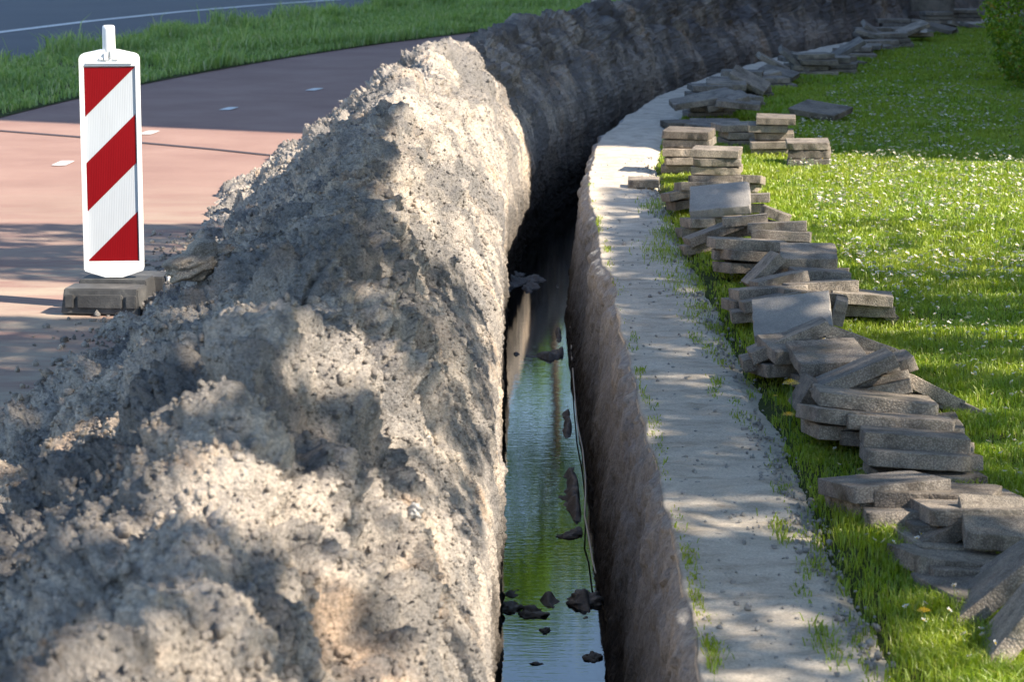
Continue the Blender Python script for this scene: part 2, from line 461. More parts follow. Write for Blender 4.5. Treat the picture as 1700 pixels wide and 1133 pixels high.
wx = A + 0.10 * fbm(A * 3, Yg * 3, 3, 40); wy = Yg + 0.10 * fbm(A * 3 + 9, Yg * 3, 3, 41)
D = 0.075 * fbm(A * 2.2, Yg * 1.7, 3, 1) * (0.35 + 0.65 * bare)
c1, id1 = cell(wx * 4.2, wy * 4.2, 2)
c2, id2 = cell(wx * 11, wy * 11, 3)
c3, id3 = cell(wx * 27, wy * 27, 4)
c4, id4 = cell(A * 62, Yg * 62, 8)
lump = np.clip(1 - (c1 / .66) ** 2, 0, 1) * (0.35 + id1)
rough_zone = sstep(-.12, .16, fbm(A * 1.5, Yg * 1.3, 3, 31)) * 0.75 + 0.35
def dome(c, r): return np.sqrt(np.clip(1 - (c / r) ** 2, 0, 1))
leftcrest = sstep(.35, .7, -ui)
D += 0.066 * (lump - 0.45) * bare * (.55 + .6 * leftcrest) * (1 + .3 * sstep(8.5, 6, Yg))
D += 0.034 * dome(c2, .62) * np.clip(id2 - .25, 0, 1) * 1.5 * bare * rough_zone
D += 0.021 * dome(c3, .58) * np.clip(id3 - .1, 0, 1) * 1.3 * (0.40 + 0.60 * bare) * rough_zone
D += 0.0125 * dome(c4, .58) * (.15 + id4) * (0.55 + 0.45 * bare)
D += 0.014 * fbm(A * 9, Yg * 9, 4, 21, 0.65) * (0.4 + .6 * bare)
D += 0.0075 * fbm(A * 34, Yg * 34, 3, 22, 0.6) * (0.6 + .4 * bare)
D += smoothface * 0.020 * fbm(A * 6, Yg * 4.5, 4, 53, .6) + sstep(16, 18, Yg) * top * .03 * fbm(A * 5, Yg * 3, 4, 54, .65)
pit = np.abs(fbm(wx * 7, wy * 7, 3, 62))
D -= 0.018 * np.clip(1 - pit / 0.07, 0, 1) * bare * rough_zone
# slide grooves running down the flank
D += (1 - .8 * sstep(15, 18, Yg)) * right * top * 0.008 * fbm((Yg + A * 0.55) * 7.5, A * 0.9, 3, 51, 0.6)
D += smoothface * 0.005 * fbm((Yg + A * .2) * 14, A * 1.2, 3, 52)
# shelves and cracks where chunks broke off
rid = np.abs(fbm(A * 2.6 + .4 * Yg, Yg * 2.6, 3, 61))
D -= 0.030 * np.clip(1 - rid / 0.035, 0, 1) ** 1.5 * bare * top
D *= footfade
cs = crest_scale(Yg)
offs = 0.05 * vnoise(Yg * 0.8, Yg * 0 + 7.7, 12) * top
Z = zi * np.where(zi > 0, cs, 1.0) + D * nr[:, 1][None, :]
u = ui + offs + D * nr[:, 0][None, :]
footw = 1 + 0.10 * vnoise(Yg * 1.3, Yg * 0, 14) + 0.05 * vnoise(Yg * 5, Yg * 0, 15)
u = np.where(ui < -0.95, -0.95 + (u + 0.95) * footw, u)
Pm = np.stack([UX(u, Yg), Yg, Z], -1)
heap = grid_obj('sand_heap', Pm, M['heap'])
tag(heap, 'long ridge of dug-out grey sand piled along the left of the trench', 'sand heap')
HEAP_P = Pm

# ------------------------------------------------------------------ trench: right cut face and muddy bed
lipn = 0.034 * fbm(ys * 1.1, ys * 0, 3, 71, 0.55) + 0.009 * fbm(ys * 7, ys * 0 + 5, 3, 72)
nw = 150
w = np.linspace(0, 1, nw)                        # 0 lip .. 1 foot
W_, Yw = np.meshgrid(w, ys)
lipg = np.repeat(lipn[:, None], nw, 1)
uw = lipg * (1 - W_) - 0.13 * W_ ** 1.15 - 0.012 * np.sin(PI * W_)
zw = -0.80 * W_ ** 1.1
Dw = 0.030 * fbm(Yw * 4, zw * 3, 4, 81, 0.55) + 0.008 * np.abs(fbm((Yw + zw * .6) * 9, zw * 6, 3, 82)) + 0.010 * fbm(Yw * 11, zw * 12, 4, 86, .6) + 0.006 * fbm(Yw * 50, zw * 30, 3, 83)
cw, iw = cell(Yw * 13, zw * 13, 84)
Dw += 0.016 * np.clip(1 - cw * cw * 2.2, 0, 1) * (iw > .62) * sstep(-.45, -.05, zw)
Dw *= sstep(0, .04, W_)
crumb = sstep(.0, .10, W_) * (1 - sstep(.10, .3, W_))
uw = uw - Dw - 0.012 * crumb
nb = 70
b_ = np.linspace(0, 1, nb); B_, Yb = np.meshgrid(b_, ys)
ub = -0.13 - 0.36 * B_
def bedz(B, Yv):
    z = -0.715 + 0.085 * fbm(Yv * 1.3, B * 1.6, 3, 91) + 0.03 * fbm(Yv * 5, B * 4, 3, 92) + 0.022 * fbm(Yv * 16, B * 9, 4, 93, .6)
    for py, wd, am in ((1000, .14, .045), (885, .05, .05), (735, .12, .012), (590, .16, .028), (465, .35, .05), (1140, .10, .0)):
        yc = gp(880, py, WZ)[1]
        z = z + am * np.exp(-((Yv - yc) / wd) ** 2) * (0.55 + 1.4 * vnoise(Yv * 6, B * 5, 95) + 0.8 * np.abs(B - 0.5))
    z = z + 0.02 * np.exp(-(B / 0.10) ** 2) * vnoise(Yv * 4, B * 0, 97) + 0.11 * np.exp(-((1 - B) / 0.11) ** 2) * (.35 + vnoise(Yv * 2.2, B * 2, 98)) + 0.085 * np.exp(-((B - .1) / 0.10) ** 2) * (.3 + vnoise(Yv * 2.6, B * 2, 99))
    z = z * sstep(0, .07, B) - 0.80 * (1 - sstep(0, .07, B))
    return z
zb = bedz(B_, Yb)
Pw = np.concatenate([np.stack([UX(uw, Yw), Yw, zw], -1), np.stack([UX(ub, Yb), Yb, zb], -1)], 1)
nq = Pw.shape[1]
i = np.arange(NR - 1)[:, None] * nq + np.arange(nq - 1)[None, :]
q = np.stack([i, i + nq, i + nq + 1, i + 1], -1).reshape(-1, 4)
mi = np.broadcast_to((np.arange(nq - 1) >= nw - 1).astype(int)[None, :], (NR - 1, nq - 1)).ravel()
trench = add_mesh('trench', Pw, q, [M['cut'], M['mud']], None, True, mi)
kind(trench)

yw_ = np.linspace(2.7, 60, 300)
Pwt = np.stack([np.stack([UX(-0.52 + 0 * yw_, yw_), yw_, 0 * yw_ + WZ], -1), np.stack([UX(-0.08 + 0 * yw_, yw_), yw_, 0 * yw_ + WZ], -1)], 1)
water = grid_obj('water', Pwt, M['water']); kind(water)

# ------------------------------------------------------------------ ground, sand strip, lawn, path, verge, road
us = np.concatenate([[0, 0], np.linspace(0.004, 0.40, 60)])
Up, Yp = np.meshgrid(us, ys)
Lp = np.repeat(lipn[:, None], len(us), 1)
uu = Lp * (1 - sstep(0, .2, Up)) + Up
zp = 0.006 * fbm(Yp * 7, Up * 8, 4, 101, .6) + 0.010 * fbm(Yp * 2, Up * 3, 3, 102) + 0.002 * fbm(Yp * 60, Up * 40, 2, 103)
zp += 0.004 - 0.022 * sstep(.30, .40, Up)
zp[:, 0] = -0.06; zp[:, 1] = -0.008
uu[:, 0] += 0.02; uu[:, 1] -= 0.004
sand_path = grid_obj('path', np.stack([UX(uu, Yp), Yp, zp], -1), M['path'], flip=True); kind(sand_path)

yg = np.concatenate([np.linspace(-8, 62, 141), np.linspace(66, 260, 20)])
def hw(Yv): return np.where(Yv > 61, 0.0, 1.0)
XL = UX(-0.62, yg); XR = UX(0.12, yg)
XL = np.where(yg > 61, (XL + XR) / 2, XL); XR = np.where(yg > 61, XL, XR)
cols = np.concatenate([-200 * np.linspace(1, 0, 12) ** 2])
def strip(name, xa, xb, yv, z, mat, n=2, k='structure'):
    t = np.linspace(0, 1, n)
    P = np.stack([xa[:, None] * (1 - t) + xb[:, None] * t, np.repeat(yv[:, None], n, 1), np.full((len(yv), n), z)], -1)
    o = grid_obj(name, P, mat, flip=True); return kind(o, k)
t = np.linspace(0, 1, 14) ** 2
Pa = np.stack([XL[:, None] + (-220 - XL[:, None]) * t, np.repeat(yg[:, None], 14, 1), np.full((len(yg), 14), -0.03)], -1)
Pb = np.stack([XR[:, None] + (220 - XR[:, None]) * t, np.repeat(yg[:, None], 14, 1), np.full((len(yg), 14), -0.03)], -1)
V = np.concatenate([Pa.reshape(-1, 3), Pb.reshape(-1, 3)])
def quads(n, m, o=0, flip=False):
    i = np.arange(n - 1)[:, None] * m + np.arange(m - 1)[None, :] + o
    q = np.stack([i, i + 1, i + m + 1, i + m], -1).reshape(-1, 4)
    return q[:, ::-1] if flip else q
ground = add_mesh('ground', V, np.concatenate([quads(len(yg), 14), quads(len(yg), 14, len(yg) * 14, True)]), M['ground']); kind(ground)

ylw = ys[ys > 3]
lu = np.concatenate([np.linspace(0.335, 1.4, 50), np.linspace(1.5, 5, 40), np.linspace(5.5, 14, 12)])
Ul, Yl = np.meshgrid(lu, ylw[::3])
def lawn_z(uq, Yq): return 0.006 + 0.022 * fbm(uq * 1.3, Yq * 1.1, 3, 111) + 0.012 * fbm(uq * 6, Yq * 6, 2, 112) - 0.035 * (1 - sstep(.335, .42, uq))
lawn = grid_obj('lawn', np.stack([UX(Ul, Yl), Yl, lawn_z(Ul, Yl)], -1), M['soil'], flip=True); kind(lawn)

yc = np.linspace(-6, 75, 250)
cyc = strip('cycle_path', UX(-4.30 + 0.05 * vnoise(yc * 1.2, yc * 0, 3), yc), UX(-1.2, yc), yc, 0.0, M['red'], 8)
# road edge and its painted line
re_p = [gp(0, 108), gp(150, 80), gp(285, 56), gp(420, 38), gp(520, 27), gp(623, 14)]
rex = [-6.5] + [p[0] for p in re_p] + [re_p[-1][0] + 6, re_p[-1][0] + 22]
rey = [8.0] + [p[1] for p in re_p] + [re_p[-1][1] + 13, re_p[-1][1] + 50]
def RE(Yv): return np.interp(Yv, rey, rex)
yr = np.linspace(2, 84, 260)
verge = strip('verge', RE(yr), UX(-4.28, yr), yr, 0.006, M['soil'], 6)
road = strip('road', np.full_like(yr, -40), RE(yr) + 0.05, yr, -0.012, M['asphalt'], 6)
rl = [gp(0, 53, -.008), gp(150, 34.5, -.008), gp(300, 19, -.008), gp(430, 8, -.008), gp(530, 1, -.008)]
lx = [rl[0][0] - 2.2] + [p[0] for p in rl] + [rl[-1][0] + 6]; ly = [rl[0][1] - 10] + [p[1] for p in rl] + [rl[-1][1] + 12]
yq = np.linspace(ly[0], ly[-1], 120); xq = np.interp(yq, ly, lx)
line = strip('road_line', xq - 0.075, xq + 0.075, yq, -0.007, M['paint']); line.parent = road
del line['kind']
for px, py in ((105, 272), (248, 221), (380, 181), (522, 149)):
    x, y = gp(px, py); s_ = (R(y + .1) - R(y - .1)) / .2
    dx, dy = s_ / math.hypot(1, s_), 1 / math.hypot(1, s_)
    bm = bmesh.new(); L_, W2 = 0.13, 0.04
    edge = [(-W2, -L_), (-W2 * .2, -L_ * 1.03), (W2, -L_ * .96), (W2 * 1.05, 0), (W2 * .96, L_), (0, L_ * 1.02), (-W2, L_ * .97), (-W2 * 1.04, 0.1 * L_)]
    bm.faces.new([bm.verts.new((x + a * dy + b * dx, y - a * dx + b * dy, 0.005)) for a, b in edge])
    bm_obj('centre_mark', bm, M['paint'], cyc)
j = [gp(-60, 213), gp(120, 227), gp(240, 238), (gp(360, 249)), gp(520, 266)]
bm = bmesh.new(); pv = None
for k in range(len(j)):
    a = bm.verts.new((j[k][0], j[k][1] - .04, 0.004)); b = bm.verts.new((j[k][0], j[k][1] + .04, 0.004))
    if pv: bm.faces.new((pv[0], a, b, pv[1]))
    pv = (a, b)
bm_obj('joint', bm, M['joint'], cyc)

# ------------------------------------------------------------------ grass
def blades(name, x, y, z, hgt, wid, mat, lean=0.5):
    n = len(x)
    az = rng.uniform(0, 2 * PI, n); la = rng.uniform(0, 2 * PI, n); lm = lean * rng.uniform(0.1, 1.0, n) * hgt
    sx, sy = np.cos(az) * wid * .5, np.sin(az) * wid * .5
    lx_, ly_ = np.cos(la) * lm, np.sin(la) * lm
    b0 = np.stack([x - sx, y - sy, z - .01], -1); b1 = np.stack([x + sx, y + sy, z - .01], -1)
    m0 = np.stack([x - sx * .8 + lx_ * .35, y - sy * .8 + ly_ * .35, z + hgt * .6], -1)
    m1 = np.stack([x + sx * .8 + lx_ * .35, y + sy * .8 + ly_ * .35, z + hgt * .6], -1)
    tp = np.stack([x + lx_, y + ly_, z + hgt * (1 - .25 * lean)], -1)
    V = np.stack([b0, b1, m0, m1, tp], 1).reshape(-1, 3)
    o = np.arange(n) * 5
    T = np.concatenate([np.stack([o, o + 1, o + 3], -1), np.stack([o, o + 3, o + 2], -1), np.stack([o + 2, o + 3, o + 4], -1)])
    return add_mesh(name, V, T, mat, None, True)

def in_view(x, y, marg=60):
    px, py = toPix(x, y, 0.0 * x)
    return (px > -marg) & (px < 1700 + marg) & (py > -30) & (py < 1133 + 90)

N = 1500000
lt = rng.uniform(0, 1, N); Yb_ = 4.3 * (40 / 4.3) ** lt
umax = (Yb_ * 0.205 - R(Yb_)) / KX(Yb_) + 2.2
ub_ = rng.uniform(0.30, 1, N); ub_ = 0.33 + (umax - 0.33) * rng.uniform(0, 1, N)
xb_ = UX(ub_, Yb_)
# even screen cover: log-uniform in depth, thinned where the strip is narrow
keep = (rng.uniform(0, 1, N) < (umax - .33) / (Yb_ * .12) * 0.48) & in_view(xb_, Yb_, 1900)
keep &= in_view(xb_, Yb_) | (rng.uniform(0, 1, N) < .45)
edge = 0.375 + 0.045 * fbm(Yb_ * 2.2, Yb_ * 0, 4, 121) + 0.02 * vnoise(Yb_ * 11, Yb_ * 0, 122)
clump = sstep(-.25, .2, fbm(ub_ * 9, Yb_ * 7, 3, 123))
dens = sstep(-.02, .10, ub_ - edge) * (0.45 + .55 * clump) + 0.0
keep &= rng.uniform(0, 1, N) < dens
xb_, Yb_, ub_ = xb_[keep], Yb_[keep], ub_[keep]
print('lawn blades', len(xb_))
hh = rng.uniform(.018, .043, len(xb_)) * (0.75 + .7 * sstep(-.2, .3, fbm(xb_ * 2.5, Yb_ * 2.5, 3, 125))) * (0.7 + .3 * sstep(0, .3, ub_ - .38))
hh *= 1 + 0.35 * np.exp(-((Yb_ - 5) / 2.5) ** 2)
ww = rng.uniform(.0022, .0042, len(xb_)) * np.clip(Yb_ / 8.0, 0.85, 3.0)
g1 = blades('grass', xb_, Yb_, lawn_z(ub_, Yb_), hh, ww, M['grass'], 0.9)
kind(g1, 'stuff', 'short daisy-strewn lawn grass to the right of the trench', 'grass')

# sparse tufts on the trench lip and along the far side of the sand strip
tx, ty, th = [], [], []
for px, py, nbl, rad, h0 in ((1000, 440, 90, .05, .05), (1012, 520, 60, .05, .04), (1040, 640, 120, .05, .05), (1052, 660, 60, .04, .04), (1090, 872, 130, .045, .04), (1102, 938, 70, .03, .05),
                             (1128, 985, 160, .04, .06), (1145, 1000, 90, .03, .05), (1160, 1085, 150, .035, .06), (1165, 1110, 80, .03, .05), (1190, 640, 70, .025, .06), (1185, 655, 40, .02, .05),
                             (1155, 565, 60, .03, .05), (1290, 880, 60, .025, .06), (1300, 900, 40, .02, .05), (1365, 1060, 90, .03, .06), (1100, 420, 300, .10, .07), (1085, 345, 200, .08, .07),
                             (1130, 470, 240, .09, .06), (1110, 390, 200, .08, .08), (1150, 520, 120, .06, .05), (1330, 990, 40, .02, .05), (1060, 700, 30, .02, .04), (1075, 790, 30, .02, .04), (1380, 1090, 70, .03, .06), (1225, 700, 30, .02, .04)):
    x, y = gp(px, py)
    tx.append(x + rng.normal(0, rad * .5, nbl)); ty.append(y + rng.normal(0, rad * 2.2, nbl)); th.append(rng.uniform(.3, 1.0, nbl) * h0 * .62)
for k in range(150):
    yy = 4.3 * (15 / 4.3) ** random.random(); left = random.random() < .38
    xx = float(UX(random.uniform(.005, .03) if left else random.gauss(.335, .035), yy)); nbl = random.randint(6, 40)
    tx.append(xx + rng.normal(0, .012, nbl)); ty.append(yy + rng.normal(0, .05, nbl)); th.append(rng.uniform(.3, 1, nbl) * random.uniform(.012, .035))
tx, ty, th = map(np.concatenate, (tx, ty, th))
ok = (tx - R(ty)) > 0.004
tx, ty, th = tx[ok], ty[ok], th[ok]
g2 = blades('grass_tufts', tx, ty, 0 * tx + .002, th, 0 * tx + .0034, M['grass'], 1.6)
kind(g2, 'stuff', 'sparse grass tufts growing on the edges of the bare sand strip', 'grass')

N = 330000
Yv = rng.uniform(9, 50, N); xl, xr = RE(Yv), UX(-4.32 + 0.05 * vnoise(Yv * 1.2, Yv * 0, 3), Yv)
fx = rng.uniform(0, 1, N); xv = xl + (xr - xl) * fx
kp = in_view(xv, Yv, 1200) & (rng.uniform(0, 1, N) < np.clip((xr - xl) / 4.5, .1, 1)) & (rng.uniform(0, 1, N) < .35 + .65 * sstep(-.2, .2, fbm(xv * 2, Yv * 2, 3, 131)))
xv, Yv, fx = xv[kp], Yv[kp], fx[kp]
print('verge blades', len(xv))
hv = rng.uniform(.05, .13, len(xv)) * (0.6 + 1.0 * sstep(-.1, .35, fbm(xv * 1.2, Yv * 1.2, 3, 132))) * (1 + .5 * (1 - sstep(0, .3, fx)))
tall = rng.uniform(0, 1, len(xv)) < .004
hv[tall] *= 2.4
g3 = blades('verge_grass', xv, Yv, 0 * xv + .006, hv, rng.uniform(.006, .013, len(xv)), M['verge'], 0.8)
kind(g3, 'stuff', 'unmown green verge grass between the red path and the road', 'grass')

# loose crumbs of soil and grit along the sand strip and at the heap's foot
def crumbs(name, pts, sizes, mat):
    ico = [(0, 0, 1), (.894, 0, .447), (.276, .851, .447), (-.724, .526, .447), (-.724, -.526, .447), (.276, -.851, .447),
           (.724, .526, -.447), (-.276, .851, -.447), (-.894, 0, -.447), (-.276, -.851, -.447), (.724, -.526, -.447), (0, 0, -1)]
    fc = np.array([(0, 1, 2), (0, 2, 3), (0, 3, 4), (0, 4, 5), (0, 5, 1), (1, 6, 2), (2, 7, 3), (3, 8, 4), (4, 9, 5), (5, 10, 1), (6, 7, 2), (7, 8, 3), (8, 9, 4), (9, 10, 5), (10, 6, 1), (11, 7, 6), (11, 8, 7), (11, 9, 8), (11, 10, 9), (11, 6, 10)])
    ico = np.array(ico); n = len(pts)
    V = ico[None] * sizes[:, None, None] * rng.uniform(.5, 1.35, (n, 12, 1)) * rng.uniform(.6, 1.25, (n, 1, 3)) + pts[:, None, :]
    Fq = (fc[None] + (np.arange(n) * 12)[:, None, None]).reshape(-1, 3)
    return add_mesh(name, V.reshape(-1, 3), Fq, mat, None, False)
n = 3200
yq = 4.2 * (16 / 4.2) ** rng.uniform(0, 1, n); uq = 0.33 + rng.normal(0, .035, n)
sel = rng.uniform(0, 1, n) < .5; uq[sel] = rng.uniform(0.01, .36, sel.sum())
kp = rng.uniform(0, 1, n) < np.where(sel, .35, .3 + .7 * (vnoise(yq * 2.5, yq * 0, 141) > -.05))
yq, uq = yq[kp], uq[kp]
gr = crumbs('grit', np.stack([UX(uq, yq), yq, 0 * yq + .004], -1), np.abs(rng.normal(.0035, .0022, len(yq))) + .0015, M['cut'])
kind(gr, 'stuff', 'loose grit and soil crumbs scattered over the bare sand strip', 'grit')
n = 95000
ri = rng.integers(0, NR - 2, n); ri = np.clip((rng.uniform(0, 1, n) * np.searchsorted(ys, 19)).astype(int), 0, NR - 2)
ci = rng.integers(int(NC * .30), NC - 14, n)
cr = crumbs('loose_clods', HEAP_P[ri, ci] + np.array([0, 0, .002]), np.minimum(.0022 + .0030 * rng.pareto(2.0, n), rng.uniform(.006, .017, n)), M['heap'])
kind(cr, 'stuff', 'crumbs of sand lying loose over the heap', 'soil crumbs')
n = 900
yq = rng.uniform(6, 12.5, n); uq = -1.78 - np.abs(rng.normal(0, .11, n))
cr2 = crumbs('spilled_soil', np.stack([UX(uq, yq), yq, 0 * yq + .003], -1), np.abs(rng.normal(.005, .006, n)) + .003, M['heap'])
kind(cr2, 'stuff', 'soil crumbs spilled on the red path along the foot of the heap', 'soil crumbs')

# ------------------------------------------------------------------ paving slabs
def slab_mesh(seed, sx=0.27, sy=0.27, sz=0.0415):
    r = random.Random(seed); bm = bmesh.new()
    bmesh.ops.create_cube(bm, size=1.0)
    for v in bm.verts: v.co = Vector((v.co.x * sx, (v.co.y + .5) * sy, v.co.z * sz))
    bmesh.ops.bevel(bm, geom=bm.edges[:], offset=0.0022, segments=1, affect='EDGES', profile=0.6)
    long_ = [e for e in bm.edges if e.calc_length() > 0.1]
    bmesh.ops.subdivide_edges(bm, edges=long_, cuts=14, use_grid_fill=True)
    corner = [Vector((sx / 2 * r.choice((-1, 1)), sy * r.choice((0, 1)), sz / 2 * r.choice((-1, 1)))) for _ in range(r.choice((1, 2, 2, 3)))]
    chips = [Vector((r.uniform(-sx / 2, sx / 2), r.choice((0, sy)), sz / 2 * r.choice((-1, 1)))) for _ in range(5)] + [Vector((r.choice((-1, 1)) * sx / 2, r.uniform(0, sy), sz / 2 * r.choice((-1, 1)))) for _ in range(4)]
    rad = [r.uniform(.014, .035) for _ in corner] + [r.uniform(.006, .016) for _ in chips]
    cen = Vector((0, sy / 2, 0))
    so = seed * 7.1
    for v in bm.verts:
        p = v.co.copy()
        for c, rr in zip(corner + chips, rad):
            d = (p - c).length
            if d < rr: v.co += (cen - p).normalized() * (rr - d) * 0.55
        a = float(fbm(np.array([p.x * 22 + so]), np.array([p.y * 22 + p.z * 30]), 3, seed)[0]); b = float(fbm(np.array([p.x * 60 + so]), np.array([p.y * 60 - p.z * 50]), 2, seed + 5)[0])
        side = 1.0 if abs(p.z) < sz * .47 else 0.55
        dirv = Vector((p.x, p.y - sy / 2, p.z * 3)).normalized()
        v.co += dirv * (a * 0.0022 + b * 0.0016) * side
        if abs(p.z) > sz * .4: v.co.z += a * 0.0009
    me = bpy.data.meshes.new('paving_slab'); bm.to_mesh(me); bm.free()
    me.materials.append(M['slab'])
    for p in me.polygons: p.use_smooth = True
    try:
        me.set_sharp_from_angle(angle=math.radians(38))
    except Exception: pass
    return me
SLABS = [slab_mesh(k) for k in range(9)]
HALF = [slab_mesh(40 + k, 0.15, 0.20) for k in range(2)]
GRP = 'paving slabs lifted off the path and heaped along the lawn'
n_slab = 0
def put_slab(loc, roll, pitch, yaw, label, sx=1.0, sy=1.0, me=None, group=GRP):
    global n_slab
    me = me or SLABS[n_slab % len(SLABS)]
    o = bpy.data.objects.new('paving_slab', me); COL.objects.link(o)
    Rm = Matrix.Rotation(math.radians(yaw), 4, 'Z') @ Matrix.Rotation(math.radians(-roll), 4, 'Y') @ Matrix.Rotation(math.radians(pitch), 4, 'X')
    o.matrix_world = Matrix.Translation(loc) @ Rm @ Matrix.Diagonal((sx, sy, 1, 1))
    n_slab += 1
    return tag(o, label, 'paving slab', group)

# centre of front edge (photo px), row where it meets the ground, roll, pitch, yaw, width factor, depth factor
ROW = [
 (1690, 1062, 1120, 50, -4, 8, 1, 1, 'slab in the bottom right corner, tipped steeply and cut off by the frame'),
 (1648, 1000, 1050, 39, -2, 6, 1.05, 1, 'long tilted slab lying just above the corner slab, its blue-grey top edge rising right'),
 (1672, 972, 1020, 36, 2, 2, .75, .9, 'brown-stained slab resting on the long tilted slab near the right edge'),
 (1662, 903, 950, -3, 14, -4, .62, .9, 'slab with white flaking patches on its top at the right edge'),
 (1642, 861, 930, 0, 3, 3, 1.0, 1, 'flat slab under the white flaking one, reaching the right edge of the frame'),
 (1558, 902, 935, 24, 0, 14, .62, .9, 'dark slab leaning up to the right beneath the lower right stack'),
 (1592, 948, 975, -9, 4, 10, .7, .9, 'dark purplish slab lowest in the grass beside the long tilted slabs'),
 (1530, 865, 905, 1, 2, -4, 1.0, 1, 'second slab down, directly under the big broad-topped slab'),
 (1547, 835, 890, 1, 4, -17, 1.06, 1.05, 'big broad-topped slab with a pebbly front, uppermost of the lower right stack'),
 (1500, 817, 880, 2, 3, 14, .95, 1, 'slab jutting out to the left from beneath the big broad-topped slab'),
 (1625, 838, 870, 0, 2, 0, .8, .9, 'slab poking out behind the right end of the big broad-topped slab'),
 (1527, 767, 815, -3, 3, -3, 1.02, 1, 'slab with a wavy crack of shadow along its top, just above the big broad-topped slab'),
 (1523, 737, 800, -3, 3, -5, 1.06, 1, 'slab lying on the wavy-cracked one, its front edge thin and grey'),
 (1588, 771, 805, 0, 2, 6, .55, .8, 'slab end peeping out at the right of the wavy-cracked slab'),
 (1497, 707, 765, -3, 3, -4, 1.1, 1, 'slab with sunlit pinkish blotches along its front edge'),
 (1418, 697, 760, -8, 2, 6, .8, .95, 'dark left-hand slab half behind the pink-blotched slab'),
 (1460, 674, 740, -6, 5, -2, 1.28, 1, 'long dark slab closing the mouth of the tent of leaning slabs'),
 (1345, 664, 710, 62, 3, 6, .38, .9, 'small slab standing on end at the left of the tent'),
 (1420, 629, 715, 24, 4, 0, 1.0, 1.05, 'left half of the tent, a slab rising to the right with a pale gritty edge'),
 (1497, 612, 700, 20, 6, 0, .35, .9, 'broken slab end at the peak of the tent'),
 (1541, 648, 700, -27, 4, 0, .88, 1.05, 'right half of the tent, a slab sloping down to the right'),
 (1596, 681, 700, -22, 3, -5, .52, .8, 'slab end running down into the grass at the right foot of the tent'),
 (1455, 640, 705, 14, 2, 5, .8, .9, 'dark slab in the shade inside the tent'),
 (1388, 613, 675, 3, 10, 4, .82, 1, 'slab with a pale dusty top just above the tent'),
 (1322, 594, 655, 2, 8, 9, .5, .9, 'small pale-topped slab left of the dusty-topped one'),
 (1313, 570, 645, 23, 4, 0, 1.0, 1, 'dark violet-grey slab rising right in front of the flat pale one'),
 (1440, 574, 645, -20, 4, 0, 1.02, 1, 'dark slab sloping down to the right from the flat pale one'),
 (1400, 596, 655, 0, 4, 2, .8, 1, 'slab wedged under the two sloping slabs below the flat pale one'),
 (1318, 559, 610, 8, 24, -6, .98, .95, 'flat pale slab with its whole smooth top turned to the camera'),
 (1394, 521, 575, 78, 3, 0, .33, .6, 'rough block of slab upright at the right end of the flat pale one'),
 (1283, 503, 565, 11, 3, 0, .78, 1, 'slab behind the flat pale one, rising gently to the right'),
 (1354, 495, 560, -6, 3, 0, .85, 1, 'slab behind the flat pale one, sinking gently to the right'),
 (1432, 498, 545, -4, 6, -6, .82, .9, 'dark slab overhanging the grass at the right of the row'),
 (1472, 519, 540, -46, 4, 0, .36, .7, 'pale slab corner hanging down at the far right of the row'),
 (1285, 487, 545, 4, 3, 4, .95, 1, 'slab whose sunlit pink left end sticks out over the grass'),
 (1366, 478, 540, 3, 3, 0, .98, 1, 'thin pale-edged slab above the overhanging dark one'),
 (1302, 468, 530, 13, 3, 4, .72, 1, 'dark slab rising right in the middle of the row'),
 (1367, 460, 520, -3, 5, 0, .78, 1, 'grey gritty slab below the pink sunlit one'),
 (1274, 453, 505, 45, 5, 8, .62, .7, 'slab propped steeply with a sunlit brown end'),
 (1343, 439, 500, 0, 9, -5, .82, 1.1, 'pink sunlit slab with a broad top halfway along the row'),
 (1264, 427, 480, -5, 3, 5, .92, 1, 'dark rough slab left of the pink sunlit one'),
 (1248, 408, 470, -3, 5, 3, 1.1, 1, 'grey slab lying across the row above the dark rough one'),
 (1296, 392, 455, -2, 3, -8, .9, 1, 'sunlit slab with a slanting right end'),
 (1290, 378, 445, 3, 4, -6, .92, 1, 'sunlit slab lying on top of the one with the slanting right end'),
 (1190, 388, 430, 20, 4, 6, .9, .9, 'dark slab slanting up to the right at the left of the row'),
 (1237, 367, 430, 6, 4, -4, .72, .9, 'cream sunlit slab edge below the large smooth slab'),
 (1286, 357, 405, -20, 4, -10, .5, .8, 'pointed brown slab end at the right of the cream one'),
 (1167, 371, 405, 0, 5, 10, .42, .8, 'small slab at the left under the large smooth one'),
 (1196, 353, 400, 6, 24, -6, 1.02, .95, 'large smooth pale slab tilted to face the camera near the sunlit stacks'),
 (1248, 330, 375, 3, 5, -6, .62, .9, 'pale slab beside the right end of the large smooth one'),
 (1136, 322, 365, 13, 3, 8, .55, .9, 'slab end sticking out left over the grass edge'),
 (1172, 309, 365, 0, 3, 4, .9, 1, 'lower sunlit slab in front of the double stack'),
 (1188, 299, 358, -1, 3, -4, .98, 1, 'upper sunlit slab in front of the double stack'),
 (1241, 297, 330, -2, 2, -12, .5, .9, 'slab end with a dark hollow beneath it at the right of the double stack'),
]
